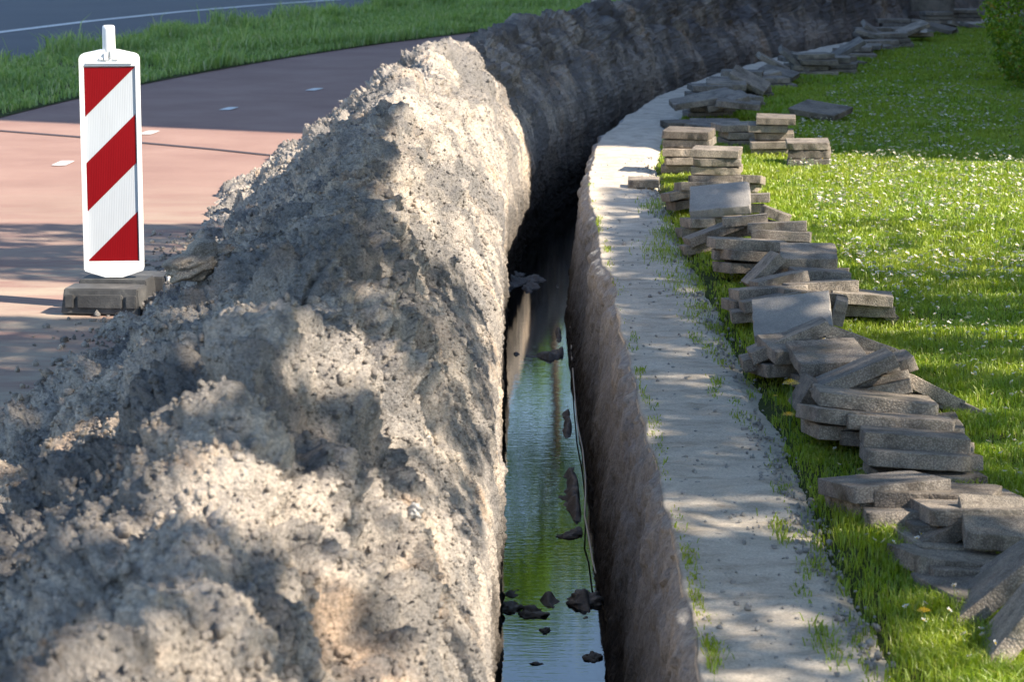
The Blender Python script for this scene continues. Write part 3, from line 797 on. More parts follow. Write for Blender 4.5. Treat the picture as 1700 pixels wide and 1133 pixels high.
for cx, cy, by, ro, pi_, ya, sx, sy, lab in ROW:
    Y = gp(cx, by)[1]
    loc = atY(cx, cy, Y)
    if loc.z > .085 and abs(ro) < 35:
        put_slab(Vector((loc.x + random.uniform(-.04, .04), loc.y + random.uniform(.02, .06), loc.z - .049 - abs(math.sin(math.radians(ro))) * .02)), ro * .55, -6, ya + random.uniform(-8, 8), 'grey slab lying low under the tumbled row, mostly covered by other slabs', min(1, sx), sy)
    o = put_slab(loc, ro, pi_ - (10 if pi_ < 8 else 4), ya, lab, sx * 1.0, sy)
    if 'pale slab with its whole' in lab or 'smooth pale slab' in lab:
        o.material_slots[0].link = 'OBJECT'; o.material_slots[0].material = M['slab_sky_bright']  # lighter copy carries the sky light on this top
# lone half slab on the sand
Y = gp(1070, 316)[1]
put_slab(atY(1068, 306, Y), 0, 1, -4, 'small broken slab lying alone on the bare sand strip', 1.1, 0.9, HALF[0])
# low slabs that carry the row, mostly covered
for k in range(18):
    py = 330 + (1010 - 330) * (k / 17.0)
    px = np.interp(py, [330, 420, 500, 560, 640, 720, 800, 880, 1010], [1200, 1255, 1330, 1370, 1450, 1500, 1560, 1600, 1680]) + random.uniform(-28, 28)
    x, y = gp(px, py, 0.03)
    put_slab(Vector((x, y + 0.06, 0.022)), random.uniform(-5, 5), random.uniform(-4, 0), random.uniform(-14, 14), 'grey slab lying low under the tumbled row, mostly covered by other slabs')

def stack(px, by, n, yaw, labels, sx=1.0, jit=.012, z0=0.028, roll=0, sy=1.0, group=GRP):
    x, y = gp(px, by)
    for k in range(n):
        lab = labels[k] if isinstance(labels, list) else labels
        put_slab(Vector((x + random.uniform(-jit, jit), y + random.uniform(-jit, jit), z0 + k * 0.0475)), roll + random.uniform(-1.2, 1.2), random.uniform(-.8, 1.2), yaw + random.uniform(-4, 4), lab, sx, sy, None, group)
ords = ['lowest', 'second', 'third', 'fourth', 'fifth', 'topmost']
def lb(n, where): return [('%s slab of %s' % (ords[k] if k < n - 1 else 'topmost', where)) for k in range(n)]
stack(1188, 308, 4, -6, lb(4, 'the front pile in the sunlit double stack beside the sand strip'), .96)
stack(1137, 290, 5, -10, lb(5, 'the rear pile in the sunlit double stack, dark on its left side'), .98, .02)
stack(1342, 279, 3, -5, lb(3, 'the neat squat stack at the shadow edge on the lawn'), .90, .006)
stack(1283, 262, 5, -4, lb(5, 'the taller sunlit stack behind the squat one'), .86, .035)
stack(1236, 246, 3, 8, lb(3, 'the shaded pile left of the taller sunlit stack'), .9, .03)
x, y = gp(1345, 208)
put_slab(Vector((x, y, 0.07)), -7, 6, -28, 'bluish slab lying flat in shade behind the taller sunlit stack', 1.25, 1.3)
FAR = 'grey slab in the blurred shaded far end of the row'
for px, by, n, ya, sx in ((1135, 216, 1, 6, .9), (1185, 214, 1, -5, 1.1), (1180, 198, 3, 4, 1.05), (1205, 190, 2, -12, .9), (1182, 176, 3, 8, 1.0), (1232, 183, 2, 15, .9), (1210, 162, 3, -8, 1.0), (1262, 165, 2, 4, .9),
                          (1240, 148, 3, -5, 1.1), (1290, 150, 2, 12, .8), (1272, 138, 2, 4, 1), (1352, 128, 4, 8, 1.1), (1385, 124, 3, -8, 1.0), (1340, 112, 2, 4, 1.1), (1405, 112, 2, 16, 1.1), (1420, 98, 1, 4, 1.2),
                          (1425, 92, 2, -14, 1.1), (1460, 84, 2, 8, 1.1), (1490, 80, 3, -4, 1.0), (1452, 70, 3, 12, 1.1), (1510, 62, 2, 6, 1.1), (1485, 54, 3, 0, 1.2), (1535, 48, 2, -9, 1.1), (1560, 48, 4, 8, 1.1), (1600, 36, 3, -6, 1.3), (1620, 30, 2, -6, 1.1)):
    stack(px, by, n, ya, FAR, sx * 1.1, .05)
for px, by, ro, pi_, ya in ((1238, 170, -28, 12, -10), (1455, 78, -34, 10, 5), (1318, 128, -38, 6, 0), (1412, 108, 30, 6, 0), (1210, 205, 14, 6, 6)):
    x, y = gp(px, by); put_slab(Vector((x, y, .13)), ro, pi_, ya, FAR, 1.1, 1)

for k in range(34):
    yy = 17.5 * (36 / 17.5) ** ((k + random.random()) / 34); uq = .62 + random.gauss(0, .09)
    put_slab(Vector((float(UX(uq, yy)), yy, random.choice((.03, .03, .08, .13)))), random.gauss(0, 12), random.uniform(-6, 6), random.uniform(-30, 20), FAR, 1.1, 1)

# pale kerb block standing behind the far end of the row
x, y = gp(1548, 38)
bm = bmesh.new(); bm_box(bm, -.26, .26, 0, .12, 0, .20)
bm_box(bm, -.30, .30, -.02, .14, .20, .30)
bmesh.ops.bevel(bm, geom=bm.edges[:], offset=.012, segments=2, affect='EDGES')
o = bm_obj('concrete_block', bm, M['slab']); o.location = (x, y, .14); o.rotation_euler = (0, 0, .1)
tag(o, 'pale concrete block lying on the far end of the slab row at the top edge', 'concrete block')

# ------------------------------------------------------------------ traffic beacon
bx, by_ = gp(191, 512)
beacon = empty('traffic_beacon', (bx, by_, 0), 'red and white striped traffic beacon standing on a grey rubber foot', 'traffic beacon', None, math.radians(5))
beacon.scale = (.925, .925, .965)
PW, PH0, PH1 = 0.122, 0.125, 1.0
def outline(hw_, z0, z1, dip, peak, cr=.012):
    return [(-hw_, z0 + cr), (-hw_ + .004, z0 + .002), (-.034, z0 - dip), (.034, z0 - dip), (hw_ - .004, z0 + .002), (hw_, z0 + cr),
            (hw_, z1 - cr * 1.4), (hw_ - cr * .5, z1 - cr * .3), (hw_ - cr * 1.5, z1 + .003), (.035, z1 + peak), (-.035, z1 + peak), (-hw_ + cr * 1.5, z1 + .003), (-hw_ + cr * .5, z1 - cr * .3), (-hw_, z1 - cr * 1.4)]
bm = bmesh.new()
pts = outline(PW, PH0 + .022, PH1, .024, .018)
fr = [bm.verts.new((x, 0, z)) for x, z in pts]; bk = [bm.verts.new((x, .045, z)) for x, z in pts]
ix0, ix1, iz0, iz1 = -PW + .017, PW - .017, .185, .955
inner = [bm.verts.new(v) for v in ((ix0, 0, iz0), (ix1, 0, iz0), (ix1, 0, iz1), (ix0, 0, iz1))]
inb = [bm.verts.new(v) for v in ((ix0 + .003, .010, iz0 + .003), (ix1 - .003, .010, iz0 + .003), (ix1 - .003, .010, iz1 - .003), (ix0 + .003, .010, iz1 - .003))]
n_ = len(pts)
for k in range(n_): bm.faces.new((fr[k], bk[k], bk[(k + 1) % n_], fr[(k + 1) % n_]))
bm.faces.new(bk[::-1])
bm.faces.new([fr[0], fr[1], fr[2], inner[0]]); bm.faces.new([fr[2], fr[3], inner[1], inner[0]]); bm.faces.new([fr[3], fr[4], fr[5], inner[1]])
bm.faces.new([fr[5], fr[6], inner[2], inner[1]]); bm.faces.new([fr[6], fr[7], fr[8], fr[9], inner[2]]); bm.faces.new([fr[9], fr[10], inner[3], inner[2]])
bm.faces.new([fr[10], fr[11], fr[12], fr[13], inner[3]]); bm.faces.new([fr[13], fr[0], inner[0], inner[3]])
for k in range(4): bm.faces.new((inner[k], inner[(k + 1) % 4], inb[(k + 1) % 4], inb[k]))
bm.faces.new(inb)
bmesh.ops.recalc_face_normals(bm, faces=bm.faces[:])
panel = bm_obj('panel', bm, M['white'], beacon)
# raised bead and clip under the top edge
bm = bmesh.new()
bm_box(bm, -.094, .094, -.006, .0, iz1 + .008, iz1 + .014)
bm_box(bm, -.020, -.004, -.009, .0, iz1 + .022, iz1 + .052); bm_box(bm, .006, .012, -.009, .0, iz1 + .030, iz1 + .060)
bm_box(bm, -.040, -.022, -.006, .0, iz1 + .024, iz1 + .032); bm_box(bm, .016, .040, -.006, .0, iz1 + .024, iz1 + .030)
bmesh.ops.bevel(bm, geom=bm.edges[:], offset=.0015, segments=1, affect='EDGES')
bm_obj('clip', bm, M['white'], panel)
# sheeting: white field and three red diagonal stripes, each a thin film proud of the panel
sx0, sx1, sz0, sz1 = ix0 + .004, ix1 - .004, iz0 + .004, iz1 - .004
bm = bmesh.new(); bm_box(bm, sx0, sx1, .0075, .0105, sz0, sz1)
bm_obj('white_sheet', bm, M['refl'], beacon)
def clipz(poly, zc, above):
    out = []
    for k in range(len(poly)):
        a, b = poly[k], poly[(k + 1) % len(poly)]
        ia, ib = ((a[1] >= zc) == above), ((b[1] >= zc) == above)
        if ia: out.append(a)
        if ia != ib:
            t_ = (zc - a[1]) / (b[1] - a[1]); out.append((a[0] + (b[0] - a[0]) * t_, zc))
    return out
W3 = sx1 - sx0; HT = sz1 - sz0
dz = 0.192 / .77 * HT                            # rise of a stripe across the panel
for z_a, z_b in ((sz1 - dz - .003, sz1 + .3), (sz0 + HT * .258, sz0 + HT * .508), (sz0 - .4, sz0 + .004)):
    poly = [(sx0, z_a), (sx1, z_a + dz), (sx1, z_b + dz), (sx0, z_b)]
    poly = clipz(poly, sz1, False); poly = clipz(poly, sz0, True)
    bm = bmesh.new()
    f0 = [bm.verts.new((x, .0050, z)) for x, z in poly]; f1 = [bm.verts.new((x, .0078, z)) for x, z in poly]
    bm.faces.new(f0); bm.faces.new(f1[::-1])
    for k in range(len(poly)): bm.faces.new((f0[k], f1[k], f1[(k + 1) % len(poly)], f0[(k + 1) % len(poly)]))
    bmesh.ops.recalc_face_normals(bm, faces=bm.faces[:])
    bm_obj('red_stripe', bm, M['redsheet'], beacon)
V, Fc = tube([(0, .022, .99), (0, .022, 1.02), (0, .022, 1.095), (0, .022, 1.108), (0, .022, 1.112)], [.027, .0265, .0255, .0245, .018], 28)
add_mesh('post', V, Fc, M['white'], beacon)
# rubber foot: front block, sunken middle, rear block, all one moulding
def frustum(bm, x0, x1, y0, y1, z0, z1, t):
    lo = [bm.verts.new(v) for v in ((x0, y0, z0), (x1, y0, z0), (x1, y1, z0), (x0, y1, z0))]
    hi = [bm.verts.new(v) for v in ((x0 + t, y0 + t, z1), (x1 - t, y0 + t, z1), (x1 - t, y1 - t, z1), (x0 + t, y1 - t, z1))]
    bm.faces.new(lo[::-1]); bm.faces.new(hi)
    for k in range(4): bm.faces.new((lo[k], lo[(k + 1) % 4], hi[(k + 1) % 4], hi[k]))
bm = bmesh.new()
frustum(bm, -.168, .160, -.21, -.035, .006, .105, .012)
frustum(bm, -.150, .150, -.04, .12, .004, .118, .010)
frustum(bm, -.165, .190, .10, .30, .006, .112, .012)
bmesh.ops.bevel(bm, geom=bm.edges[:], offset=.0045, segments=2, affect='EDGES')
foot = bm_obj('rubber_foot', bm, M['rubber'], beacon, False)
foot.rotation_euler = (0, 0, math.radians(-12))
for xa, xb in ((-.150, -.112), (-.098, .088), (.102, .146)):
    bm = bmesh.new(); bm_box(bm, xa, xb, -.2175, -.196, .030, .082)
    bmesh.ops.bevel(bm, geom=bm.edges[:], offset=.0035, segments=2, affect='EDGES')
    bm_obj('rib', bm, M['rubber'], foot, False)
bm = bmesh.new(); bm_box(bm, .186, .205, .12, .16, .02, .13); bmesh.ops.bevel(bm, geom=bm.edges[:], offset=.008, segments=2, affect='EDGES')
bm_obj('handle', bm, M['frame'], foot, True)

# ------------------------------------------------------------------ odd stones, lumps in the water, cable
def rock(name, loc, size, mat, seed, flat=(1, 1, 1), sub=4):
    bm = bmesh.new(); bmesh.ops.create_icosphere(bm, subdivisions=sub, radius=1)
    P = np.array([v.co[:] for v in bm.verts])
    d = 0.6 * fbm(P[:, 0] * 1.5 + seed, P[:, 1] * 1.5 + P[:, 2] * 1.9, 5, seed, .62)
    for v, k in zip(bm.verts, d): v.co = Vector([c * (1 + k) * size * f for c, f in zip(v.co, flat)])
    o = bm_obj(name, bm, mat, None, True); o.location = loc; return o
def on_heap(px, py):
    X_, Y_ = toPix(HEAP_P[..., 0], HEAP_P[..., 1], HEAP_P[..., 2])
    d = (X_ - px) ** 2 + (Y_ - py) ** 2
    c = np.argwhere(d < 9 ** 2)
    if len(c) == 0: c = np.array([np.unravel_index(np.argmin(d), d.shape)])
    b = c[np.argmin(HEAP_P[c[:, 0], c[:, 1], 1])]
    return Vector(HEAP_P[b[0], b[1]])
tag(rock('stone', on_heap(684, 842), .016, M['pebble'], 3), 'small white stone on the shaded flank of the heap', 'stone')
p = on_heap(350, 428)
o = rock('rubble_chunk', p + Vector((-.02, 0, .01)), .085, M['slab'], 11, (1.1, 1, .42)); o.rotation_euler = (.25, -.35, .3)
tag(o, 'flat pale chunk of rubble on the heap to the right of the beacon', 'rubble')
x, y = gp(287, 462); o = rock('clod', (x, y, .03), .03, M['red'], 17); tag(o, 'small reddish clod beside the rear of the beacon foot', 'clod')
for px, py, sz, fl, lab in ((945, 890, .036, (1.5, 1.3, .5), 'dark mud lump standing in the water below the green reflection'),
                            (975, 1000, .055, (1.2, 1.8, .75), 'large dark mud lump against the right wall in the near water'),
                            (885, 1018, .040, (1.3, 1.6, .6), 'dark mud lump in the middle of the near water'),
                            (845, 1010, .045, (1.2, 1.6, .5), 'dark mud lump against the left wall in the near water'),
                            (905, 1048, .022, (1.2, 1.6, .6), 'small mud lump just below the middle one in the near water'),
                            (985, 1092, .030, (1.1, 1.8, .6), 'mud lump at the right edge of the nearest water'),
                            (890, 1103, .012, (2.0, 1.6, .5), 'tiny mud lump poking out of the nearest pool')):
    x, y = gp(px, py, WZ)
    tag(rock('mud_lump', (x, y, WZ - sz * .15), sz * .85, M['mud'], int(px), fl), lab, 'mud lump', 'mud lumps in the trench water')
cp = [(947, 545), (950, 590), (953, 640), (957, 700), (966, 745), (972, 790), (972, 830), (970, 862), (978, 890), (984, 930), (990, 965)]
pts = []
for px, py in cp:
    x, y = gp(px, py, WZ + .05); pts.append((x + random.uniform(-.004, .004), y, WZ + .05 + random.uniform(-.015, .015)))
from mathutils.geometry import interpolate_bezier
fine = []
for k in range(len(pts) - 1):
    a, b = Vector(pts[k]), Vector(pts[k + 1])
    for s_ in range(4): fine.append(a.lerp(b, s_ / 4))
V, Fc = tube(fine, [.0032] * len(fine), 6)
tag(add_mesh('root', V, Fc, M['cable']), 'thin pale root trailing along the foot of the right trench wall', 'root')

# ------------------------------------------------------------------ daisies and dandelions
def daisy_mesh(r=0.010, h=0.045, np_=11, seed=0):
    rr = random.Random(seed); bm = bmesh.new()
    tiltx, tilty = rr.uniform(-.5, .5), rr.uniform(-.75, .1)
    Rm = Matrix.Rotation(tilty, 3, 'X') @ Matrix.Rotation(tiltx, 3, 'Y')
    # petals
    for k in range(np_):
        a = 2 * PI * k / np_; up = rr.uniform(.05, .5)
        def pt(rad, ang, z): return bm.verts.new(Rm @ Vector((rad * math.cos(ang), rad * math.sin(ang), z)) + Vector((0, 0, h)))
        w_ = PI / np_ * .85
        bm.faces.new((pt(r * .3, a - w_ * .6, 0), pt(r * .8, a - w_, r * up * .7), pt(r, a, r * up), pt(r * .8, a + w_, r * up * .7), pt(r * .3, a + w_ * .6, 0))).material_index = 0
    ring = [bm.verts.new(Rm @ Vector((r * .38 * math.cos(2 * PI * k / 7), r * .38 * math.sin(2 * PI * k / 7), r * .08)) + Vector((0, 0, h))) for k in range(7)]
    ap = bm.verts.new(Rm @ Vector((0, 0, r * .35)) + Vector((0, 0, h)))
    for k in range(7): bm.faces.new((ring[k], ring[(k + 1) % 7], ap)).material_index = 1
    V, Fc = tube([(0, 0, -.01), (.002, .001, h * .5), (0, 0, h)], [.0009] * 3, 4)
    vs = [bm.verts.new(v) for v in V]
    for f in Fc: bm.faces.new([vs[k] for k in f]).material_index = 2
    me = bpy.data.meshes.new('daisy'); bm.to_mesh(me); bm.free()
    for m in ('petal', 'yolk', 'stem'): me.materials.append(M[m])
    return me
DAISY = [daisy_mesh(seed=k, np_=9 + k % 4) for k in range(8)]
def daisy_sites(n):
    out = []
    while len(out) < n:
        py = rng.uniform(60, 1120); px = rng.uniform(1080, 2150)
        x, y = gp(px, py, .03); uq = (x - R(y)) / KX(y)
        if y > 36: continue
        # slab row's right side, thick drifts from the bright strip to the hedge
        rowx = np.interp(py, [0, 60, 130, 200, 290, 430, 520, 640, 760, 870, 1000], [1560, 1500, 1400, 1330, 1290, 1400, 1480, 1610, 1630, 1700, 1750])
        drift = 0.35 + 0.65 * (vnoise(np.array([x * 1.6]), np.array([y * .9]), 151)[0] > -.06)
        if px > rowx:
            pr = np.interp(py, [60, 110, 160, 420, 520, 640, 760, 900], [.15, .5, 1, .62, .22, .10, .06, .05]) * drift
        else:
            if uq < .44 or uq > (.85 if py < 600 else .60): continue
            pr = (.10 if py < 600 else .03) if py > 320 else .02
        if rng.uniform() < pr: out.append((x, y, py if px < 1704 else 0))
    return np.array(out)
DS = daisy_sites(6200)
order = np.argsort(-DS[:, 2])
big = DS[order[:300]]; small = DS[order[300:]]
for k, (x, y, _) in enumerate(big):
    o = bpy.data.objects.new('daisy', DAISY[k % 8]); COL.objects.link(o)
    sc = random.uniform(.75, 1.15) * np.interp(y, [5, 9, 14, 20], [.75, .8, .85, 1.0])
    o.location = (x, y, 0.004); o.rotation_euler = (0, 0, random.uniform(-.9, .9)); o.scale = (sc, sc, random.uniform(.8, 1.25))
    tag(o, 'small white daisy flower with a yellow centre growing in the lawn', 'daisy', 'daisies in the lawn')
P_, F_, MI = [], [], []
off = 0
tmpl = []
for me in DAISY:
    tmpl.append((np.array([v.co[:] for v in me.vertices]), [tuple(p.vertices) for p in me.polygons], [p.material_index for p in me.polygons]))
for k, (x, y, _) in enumerate(small):
    v, f, m_ = tmpl[k % 8]; sc = random.uniform(.75, 1.3) * 1.02; a = random.uniform(-.9, .9)
    ca, sa = math.cos(a), math.sin(a)
    P_.append(np.stack([x + sc * (v[:, 0] * ca - v[:, 1] * sa), y + sc * (v[:, 0] * sa + v[:, 1] * ca), .004 + v[:, 2] * 1.1], -1))
    F_ += [tuple(i_ + off for i_ in q_) for q_ in f]; MI += m_; off += len(v)
o = add_mesh('far_daisies', np.concatenate(P_), F_, [M['petal'], M['yolk'], M['stem']], None, True, MI)
kind(o, 'stuff', 'drift of white daisies over the shaded far lawn', 'daisies')

def dandelion(px, py, by, label, r=.019):
    y = gp(px, by)[1]; p_ = atY(px, py, y); x, h = p_.x, p_.z
    root = empty('dandelion', (x, y, 0), label, 'dandelion', 'dandelions in the lawn')
    bm = bmesh.new(); rr = random.Random(px)
    for ringn, rad, z in ((18, 1.0, .1), (15, .8, .3), (11, .55, .45), (7, .3, .55)):
        for k in range(ringn):
            a = 2 * PI * (k + rr.random() * .6) / ringn; L_ = r * rad * rr.uniform(.85, 1.1); w_ = .16
            bm.faces.new([bm.verts.new((L_ * c * math.cos(a + s), L_ * c * math.sin(a + s), h + r * z * (.4 + c * .6))) for c, s in ((.1, -w_), (.95, -w_ * .5), (1.0, 0), (.95, w_ * .5), (.1, w_))])
    bm_obj('flower_head', bm, M['dandy'], root)
    V, Fc = tube([(0, 0, -.01), (.004, .002, h * .5), (0, 0, h)], [.002, .0018, .002], 6)
    add_mesh('stem', V, Fc, M['stem'], root)
dandelion(1313, 638, 716, 'large yellow dandelion close to the left foot of the slab tent', .027)
dandelion(1310, 690, 738, 'yellow dandelion low in the grass just below the largest one', .020)
dandelion(1534, 1015, 1048, 'small yellow dandelion in the bottom right grass left of the tilted slabs', .015)
dandelion(1287, 658, 690, 'tiny greenish-yellow dandelion bud left of the two dandelions', .009)

# ------------------------------------------------------------------ trees and bush
def leaf_cards(c, size, nrm_jit=1.0, aspect=.6):
    n = len(c)
    a = rng.normal(0, 1, (n, 3)); a /= np.linalg.norm(a, axis=1)[:, None]
    b = np.cross(a, rng.normal(0, 1, (n, 3))); b /= np.linalg.norm(b, axis=1)[:, None]
    s = size[:, None]
    nn = np.cross(a, b)
    v = np.stack([c - a * s * .5, c + b * s * aspect * .5 + nn * s * .06, c + a * s * .55, c - b * s * aspect * .5 + nn * s * .06], 1)
    f = (np.arange(n) * 4)[:, None] + np.arange(4)[None, :]
    return v.reshape(-1, 3), f

def limbs(base, hgt, r0, spread, n, seed):
    rr = random.Random(seed); V = []; Fc = []
    def add(pts, rad, sg=8):
        v, f = tube(pts, rad, sg); o_ = len(V); V.extend(v); Fc.extend([tuple(i_ + o_ for i_ in q_) for q_ in f])
    bx_, by2 = base
    tr = [Vector((bx_ + rr.uniform(-.15, .15) * k * .3, by2 + rr.uniform(-.15, .15) * k * .3, hgt * k / 6 * .9 - .1 * (k == 0))) for k in range(7)]
    add(tr, [r0 * (1.25 if k == 0 else 1 - k * .13) for k in range(7)], 12)
    for k in range(n):
        s0 = tr[rr.randint(2, 6)]; a = 2 * PI * k / n + rr.uniform(-.3, .3); L_ = spread * rr.uniform(.5, 1)
        p1 = s0 + Vector((math.cos(a) * L_ * .4, math.sin(a) * L_ * .4, L_ * .3)); p2 = s0 + Vector((math.cos(a + .2) * L_ * .8, math.sin(a + .2) * L_ * .8, L_ * .5)); p3 = s0 + Vector((math.cos(a + .1) * L_, math.sin(a + .1) * L_, L_ * .75))
        add([s0, p1, p2, p3], [r0 * .4, r0 * .28, r0 * .16, r0 * .05], 6)
        for q_ in range(3):
            b0 = p1.lerp(p3, q_ / 3); d = Vector((rr.uniform(-1, 1), rr.uniform(-1, 1), rr.uniform(0, 1))) * L_ * .35
            add([b0, b0 + d * .6, b0 + d], [r0 * .12, r0 * .08, r0 * .03], 5)
    return V, Fc

# sun
shx0, shy0 = gp(1700, 268); shx1, shy1 = gp(0, 195)
az = Vector((shx0 - shx1, shy0 - shy1)).normalized()
EL = math.radians(41)
SUN = Vector((az.x * math.cos(EL), az.y * math.cos(EL), math.sin(EL)))

# unseen trees right of the photographer, crown leaves placed to drop the set dapples
def in_poly(px, py, poly):
    ins = np.zeros(px.shape, bool); n = len(poly)
    for k in range(n):
        x0, y0 = poly[k]; x1, y1 = poly[(k + 1) % n]
        c = ((y0 > py) != (y1 > py)) & (px < (x1 - x0) * (py - y0) / (y1 - y0 + 1e-9) + x0)
        ins ^= c
    return ins
SHADE = [([(-900, -99), (2600, -99), (2600, 372), (-900, 372)], 0.0),  # ground patches and how densely the crowns should shade each
         ([(-900, 372), (340, 372), (340, 470), (-900, 470)], .50),
         ([(-900, 470), (300, 470), (100, 760), (-900, 900)], .82),
         ([(1080, 372), (2600, 372), (2600, 470), (1080, 455)], .10),
         ([(1150, 470), (2600, 470), (2600, 1300), (1430, 1300)], .38),
         ([(985, 372), (1130, 372), (1240, 640), (1050, 640)], .12),
         ([(1050, 640), (1240, 640), (1440, 1200), (1180, 1200)], .27),
         ([(600, 225), (520, 285), (380, 440), (330, 545), (480, 580), (600, 620), (740, 760), (830, 820), (836, 640), (805, 520), (700, 440), (640, 330)], .95),
         ([(660, 350), (800, 440), (790, 480), (740, 460), (660, 400)], .25),
         ([(640, 200), (735, 80), (880, 220), (890, 300), (850, 600), (822, 600), (795, 500), (730, 430), (655, 330)], 0.0),
         ([(330, 545), (480, 575), (570, 600), (745, 735), (765, 800), (690, 780), (560, 690), (410, 640)], .02),
         ([(200, 640), (410, 645), (560, 695), (745, 810), (800, 900), (640, 830), (470, 790), (300, 760)], .88),
         ([(0, 800), (150, 650), (330, 760), (480, 800), (640, 840), (800, 920), (810, 1250), (-300, 1250)], .24),
         ([(380, 900), (480, 840), (620, 1010), (640, 1130), (480, 1130)], .75),
         ([(60, 830), (240, 880), (260, 1000), (60, 960)], .65),
         ([(100, 500), (360, 480), (330, 640), (150, 640), (0, 780), (0, 640)], .85),
         ([(120, 470), (262, 470), (262, 530), (120, 530), (-900, 490), (-900, 405)], .0)]
NL = 170000
LX = rng.uniform(-5.5, 4.5, NL); LY = rng.uniform(2.8, 14.5, NL)
LZ = surf_h(LX, LY)
px, py = toPix(LX, LY, LZ)
pr = np.full(NL, .7)
for poly, v in SHADE:
    pr = np.where(in_poly(px, py, poly), v, pr)
stre = vnoise(LX * .5 + LY * 1.2, (LY + LX * .46) * 2.6, 171)
mid = (pr > .15) & (pr < .85)
onstrip = (LX > R(LY) - .1) & (LX < R(LY) + .4)
pr = np.where(mid, np.clip(pr + stre * np.where(onstrip, .75, 1.5), 0, 1), pr)
acc = rng.uniform(0, 1, NL) < pr
LX, LY, LZ = LX[acc], LY[acc], LZ[acc]
hz = rng.uniform(3.8, 7.2, len(LX)); T = (hz - LZ) / SUN.z
Lp3 = np.stack([LX + SUN.x * T, LY + SUN.y * T, hz], -1)
trunks = np.array([(5.6, -0.6), (9.4, 2.6), (12.6, -1.0)])
own = np.argmin(((Lp3[:, None, :2] - trunks[None]) ** 2).sum(-1), 1)
for k in range(len(trunks)):
    c = Lp3[own == k]
    if len(c) == 0: continue
    root = empty('broadleaf_tree', (trunks[k][0], trunks[k][1], 0), 'unseen leafy tree right of the camera, its crown shaped to dapple the near ground', 'tree', 'unseen trees shading the near lawn')
    V, Fc = limbs((0, 0), 6.6, .15, 3.0, 9, 60 + k)
    add_mesh('trunk', V, Fc, M['bark'], root)
    v, f = leaf_cards(c - np.array([trunks[k][0], trunks[k][1], 0]), rng.uniform(.07, .13, len(c)), 1, .75)
    add_mesh('crown', v, f, M['leaf'], root, False)

# trees beyond the bend, seen only as reflections in the water
for k, (x, y, hgt, rad, n, zc, zh) in enumerate(((0.8, 58, 13.4, 4.4, 7500, 11.0, 1.9), (-2.5, 66, 11.0, 4.6, 7500, 8.7, 1.7), (5.5, 70, 13.0, 4.2, 6000, 9.8, 2.6))):
    root = empty('broadleaf_tree', (x, y, 0), 'tall leafy tree beyond the bend mirrored in the trench water', 'tree', 'trees mirrored in the water')
    V, Fc = limbs((0, 0), hgt * .9, .2, rad * .8, 9, 80 + k); add_mesh('trunk', V, Fc, M['bark'], root)
    nc = 72; cc = rng.normal(0, 1, (nc, 3)); cc /= np.linalg.norm(cc, axis=1)[:, None]
    cc *= rng.uniform(.2, 1, (nc, 1)) ** .5
    cc = cc * np.array([rad, rad, zh]) + np.array([0, 0, zc])
    c = cc[rng.integers(0, nc, n)] + rng.normal(0, .21, (n, 3)) * np.array([1.3, 1.3, .8])
    v, f = leaf_cards(c, rng.uniform(.16, .28, n), 1, .7); add_mesh('crown', v, f, M['spring'], root, False)

# clipped evergreen at the top right
hx, hy = gp(1754, 150)
root = empty('evergreen_bush', (hx, hy, 0), 'dense clipped evergreen bush at the top right corner of the lawn', 'bush')
n = 26000; zz = rng.uniform(0.06, 2.6, n); a = rng.uniform(0, 2 * PI, n)
rb = np.interp(zz, [0, .25, .55, 1.1, 1.8, 2.6], [.36, .46, .53, .56, .46, .1])
rb = rb * (1 + .16 * fbm(a * 2.2, zz * 3.2, 3, 161) + .10 * (np.clip(1 - cell(a * 3.5, zz * 6, 162)[0] * 1.6, 0, 1)))
rb *= np.where(rng.uniform(0, 1, n) < .75, rng.uniform(.88, 1.04, n), rng.uniform(.4, .95, n))
c = np.stack([rb * np.cos(a), rb * np.sin(a), zz], -1)
v, f = leaf_cards(c, rng.uniform(.025, .055, n), 1, .5); add_mesh('foliage', v, f, M['conifer'], root, False)
V, Fc = tube([(0, 0, -.05), (0, 0, .8), (.02, 0, 2.2)], [.06, .05, .02], 8); add_mesh('stem', V, Fc, M['bark'], root)

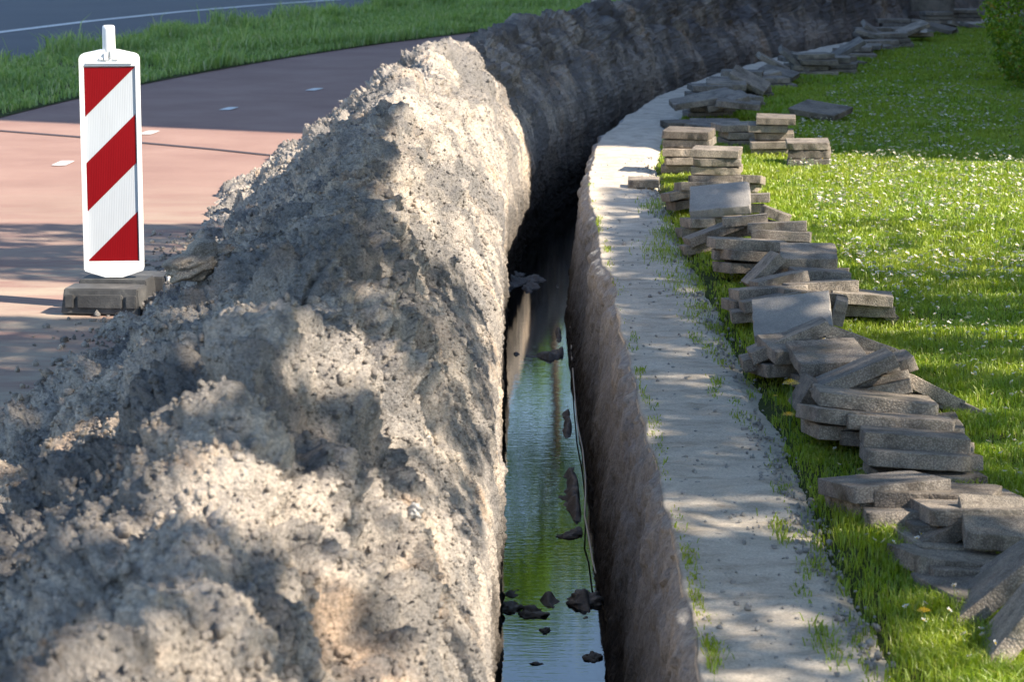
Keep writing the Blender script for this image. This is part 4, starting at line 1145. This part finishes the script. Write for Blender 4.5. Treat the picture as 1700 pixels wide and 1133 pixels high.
# unseen house block added on the right to throw the straight shadow
mx, my = gp(985, 243)
t_ = 9.2
cx0, cy0 = mx + az.x * t_, my + az.y * t_
BL, BW, BH = 29.0, 10.0, 17.0
root = empty('shade_building', (cx0, cy0, 0), 'unseen brick building added at the right to shade the far lawn', 'building')
bm = bmesh.new(); bm_box(bm, 0, BW, 0, BL, -.05, BH); bm_obj('wall', bm, M['brick'], root)
bm = bmesh.new(); bm_box(bm, -.0, BW + .2, .0, BL + .2, BH + .003, BH + .35); bm_obj('roof', bm, M['roof'], root)
for fl in range(5):
    for k in range(6):
        y0 = 1.0 + k * 4.7; z0 = 1.0 + fl * 3.2
        bm = bmesh.new(); bm_box(bm, -.03, .004, y0, y0 + 2.2, z0, z0 + 1.6); fo = bm_obj('window', bm, M['frame'], root)
        bm = bmesh.new(); bm_box(bm, -.036, -.031, y0 + .1, y0 + 1.05, z0 + .1, z0 + 1.5); bm_box(bm, -.036, -.031, y0 + 1.15, y0 + 2.1, z0 + .1, z0 + 1.5); bm_obj('pane', bm, M['glass'], fo)

# ------------------------------------------------------------------ light, sky, camera
w = bpy.data.worlds.new('World'); S.world = w; w.use_nodes = True
sky = w.node_tree.nodes.new('ShaderNodeTexSky'); sky.sky_type = 'NISHITA'; sky.sun_disc = False
sky.sun_elevation = EL; sky.sun_rotation = math.atan2(SUN.x, SUN.y)
sky.air_density = 1.0; sky.dust_density = 0.3; sky.ozone_density = 2.2
bg = w.node_tree.nodes['Background']; bg.inputs['Strength'].default_value = 0.125
w.node_tree.links.new(sky.outputs[0], bg.inputs[0])
L = bpy.data.lights.new('sun', 'SUN'); L.energy = 5.0; L.angle = math.radians(.53); L.color = (1.0, .89, .75)
lo = bpy.data.objects.new('sun', L); COL.objects.link(lo); lo.rotation_euler = SUN.to_track_quat('Z', 'Y').to_euler(); lo.location = (20, -10, 25)

cam = bpy.data.cameras.new('camera'); co_ = bpy.data.objects.new('camera', cam); COL.objects.link(co_)
cam.sensor_width = 36; cam.lens = F / 1700 * 36; cam.clip_end = 600; cam.clip_start = .1
co_.location = (0, 0, CAM_H); co_.rotation_euler = (PI / 2 - TH, 0, 0)
cam.dof.use_dof = True; cam.dof.focus_distance = 9.3; cam.dof.aperture_fstop = 10.5
S.camera = co_
S.view_settings.view_transform = 'Standard'; S.view_settings.look = 'None'; S.view_settings.gamma = 1; S.view_settings.exposure = 1.25
S.cycles.use_denoising = True
S.cycles.max_bounces = 6; S.cycles.diffuse_bounces = 3; S.cycles.glossy_bounces = 3; S.cycles.transmission_bounces = 3
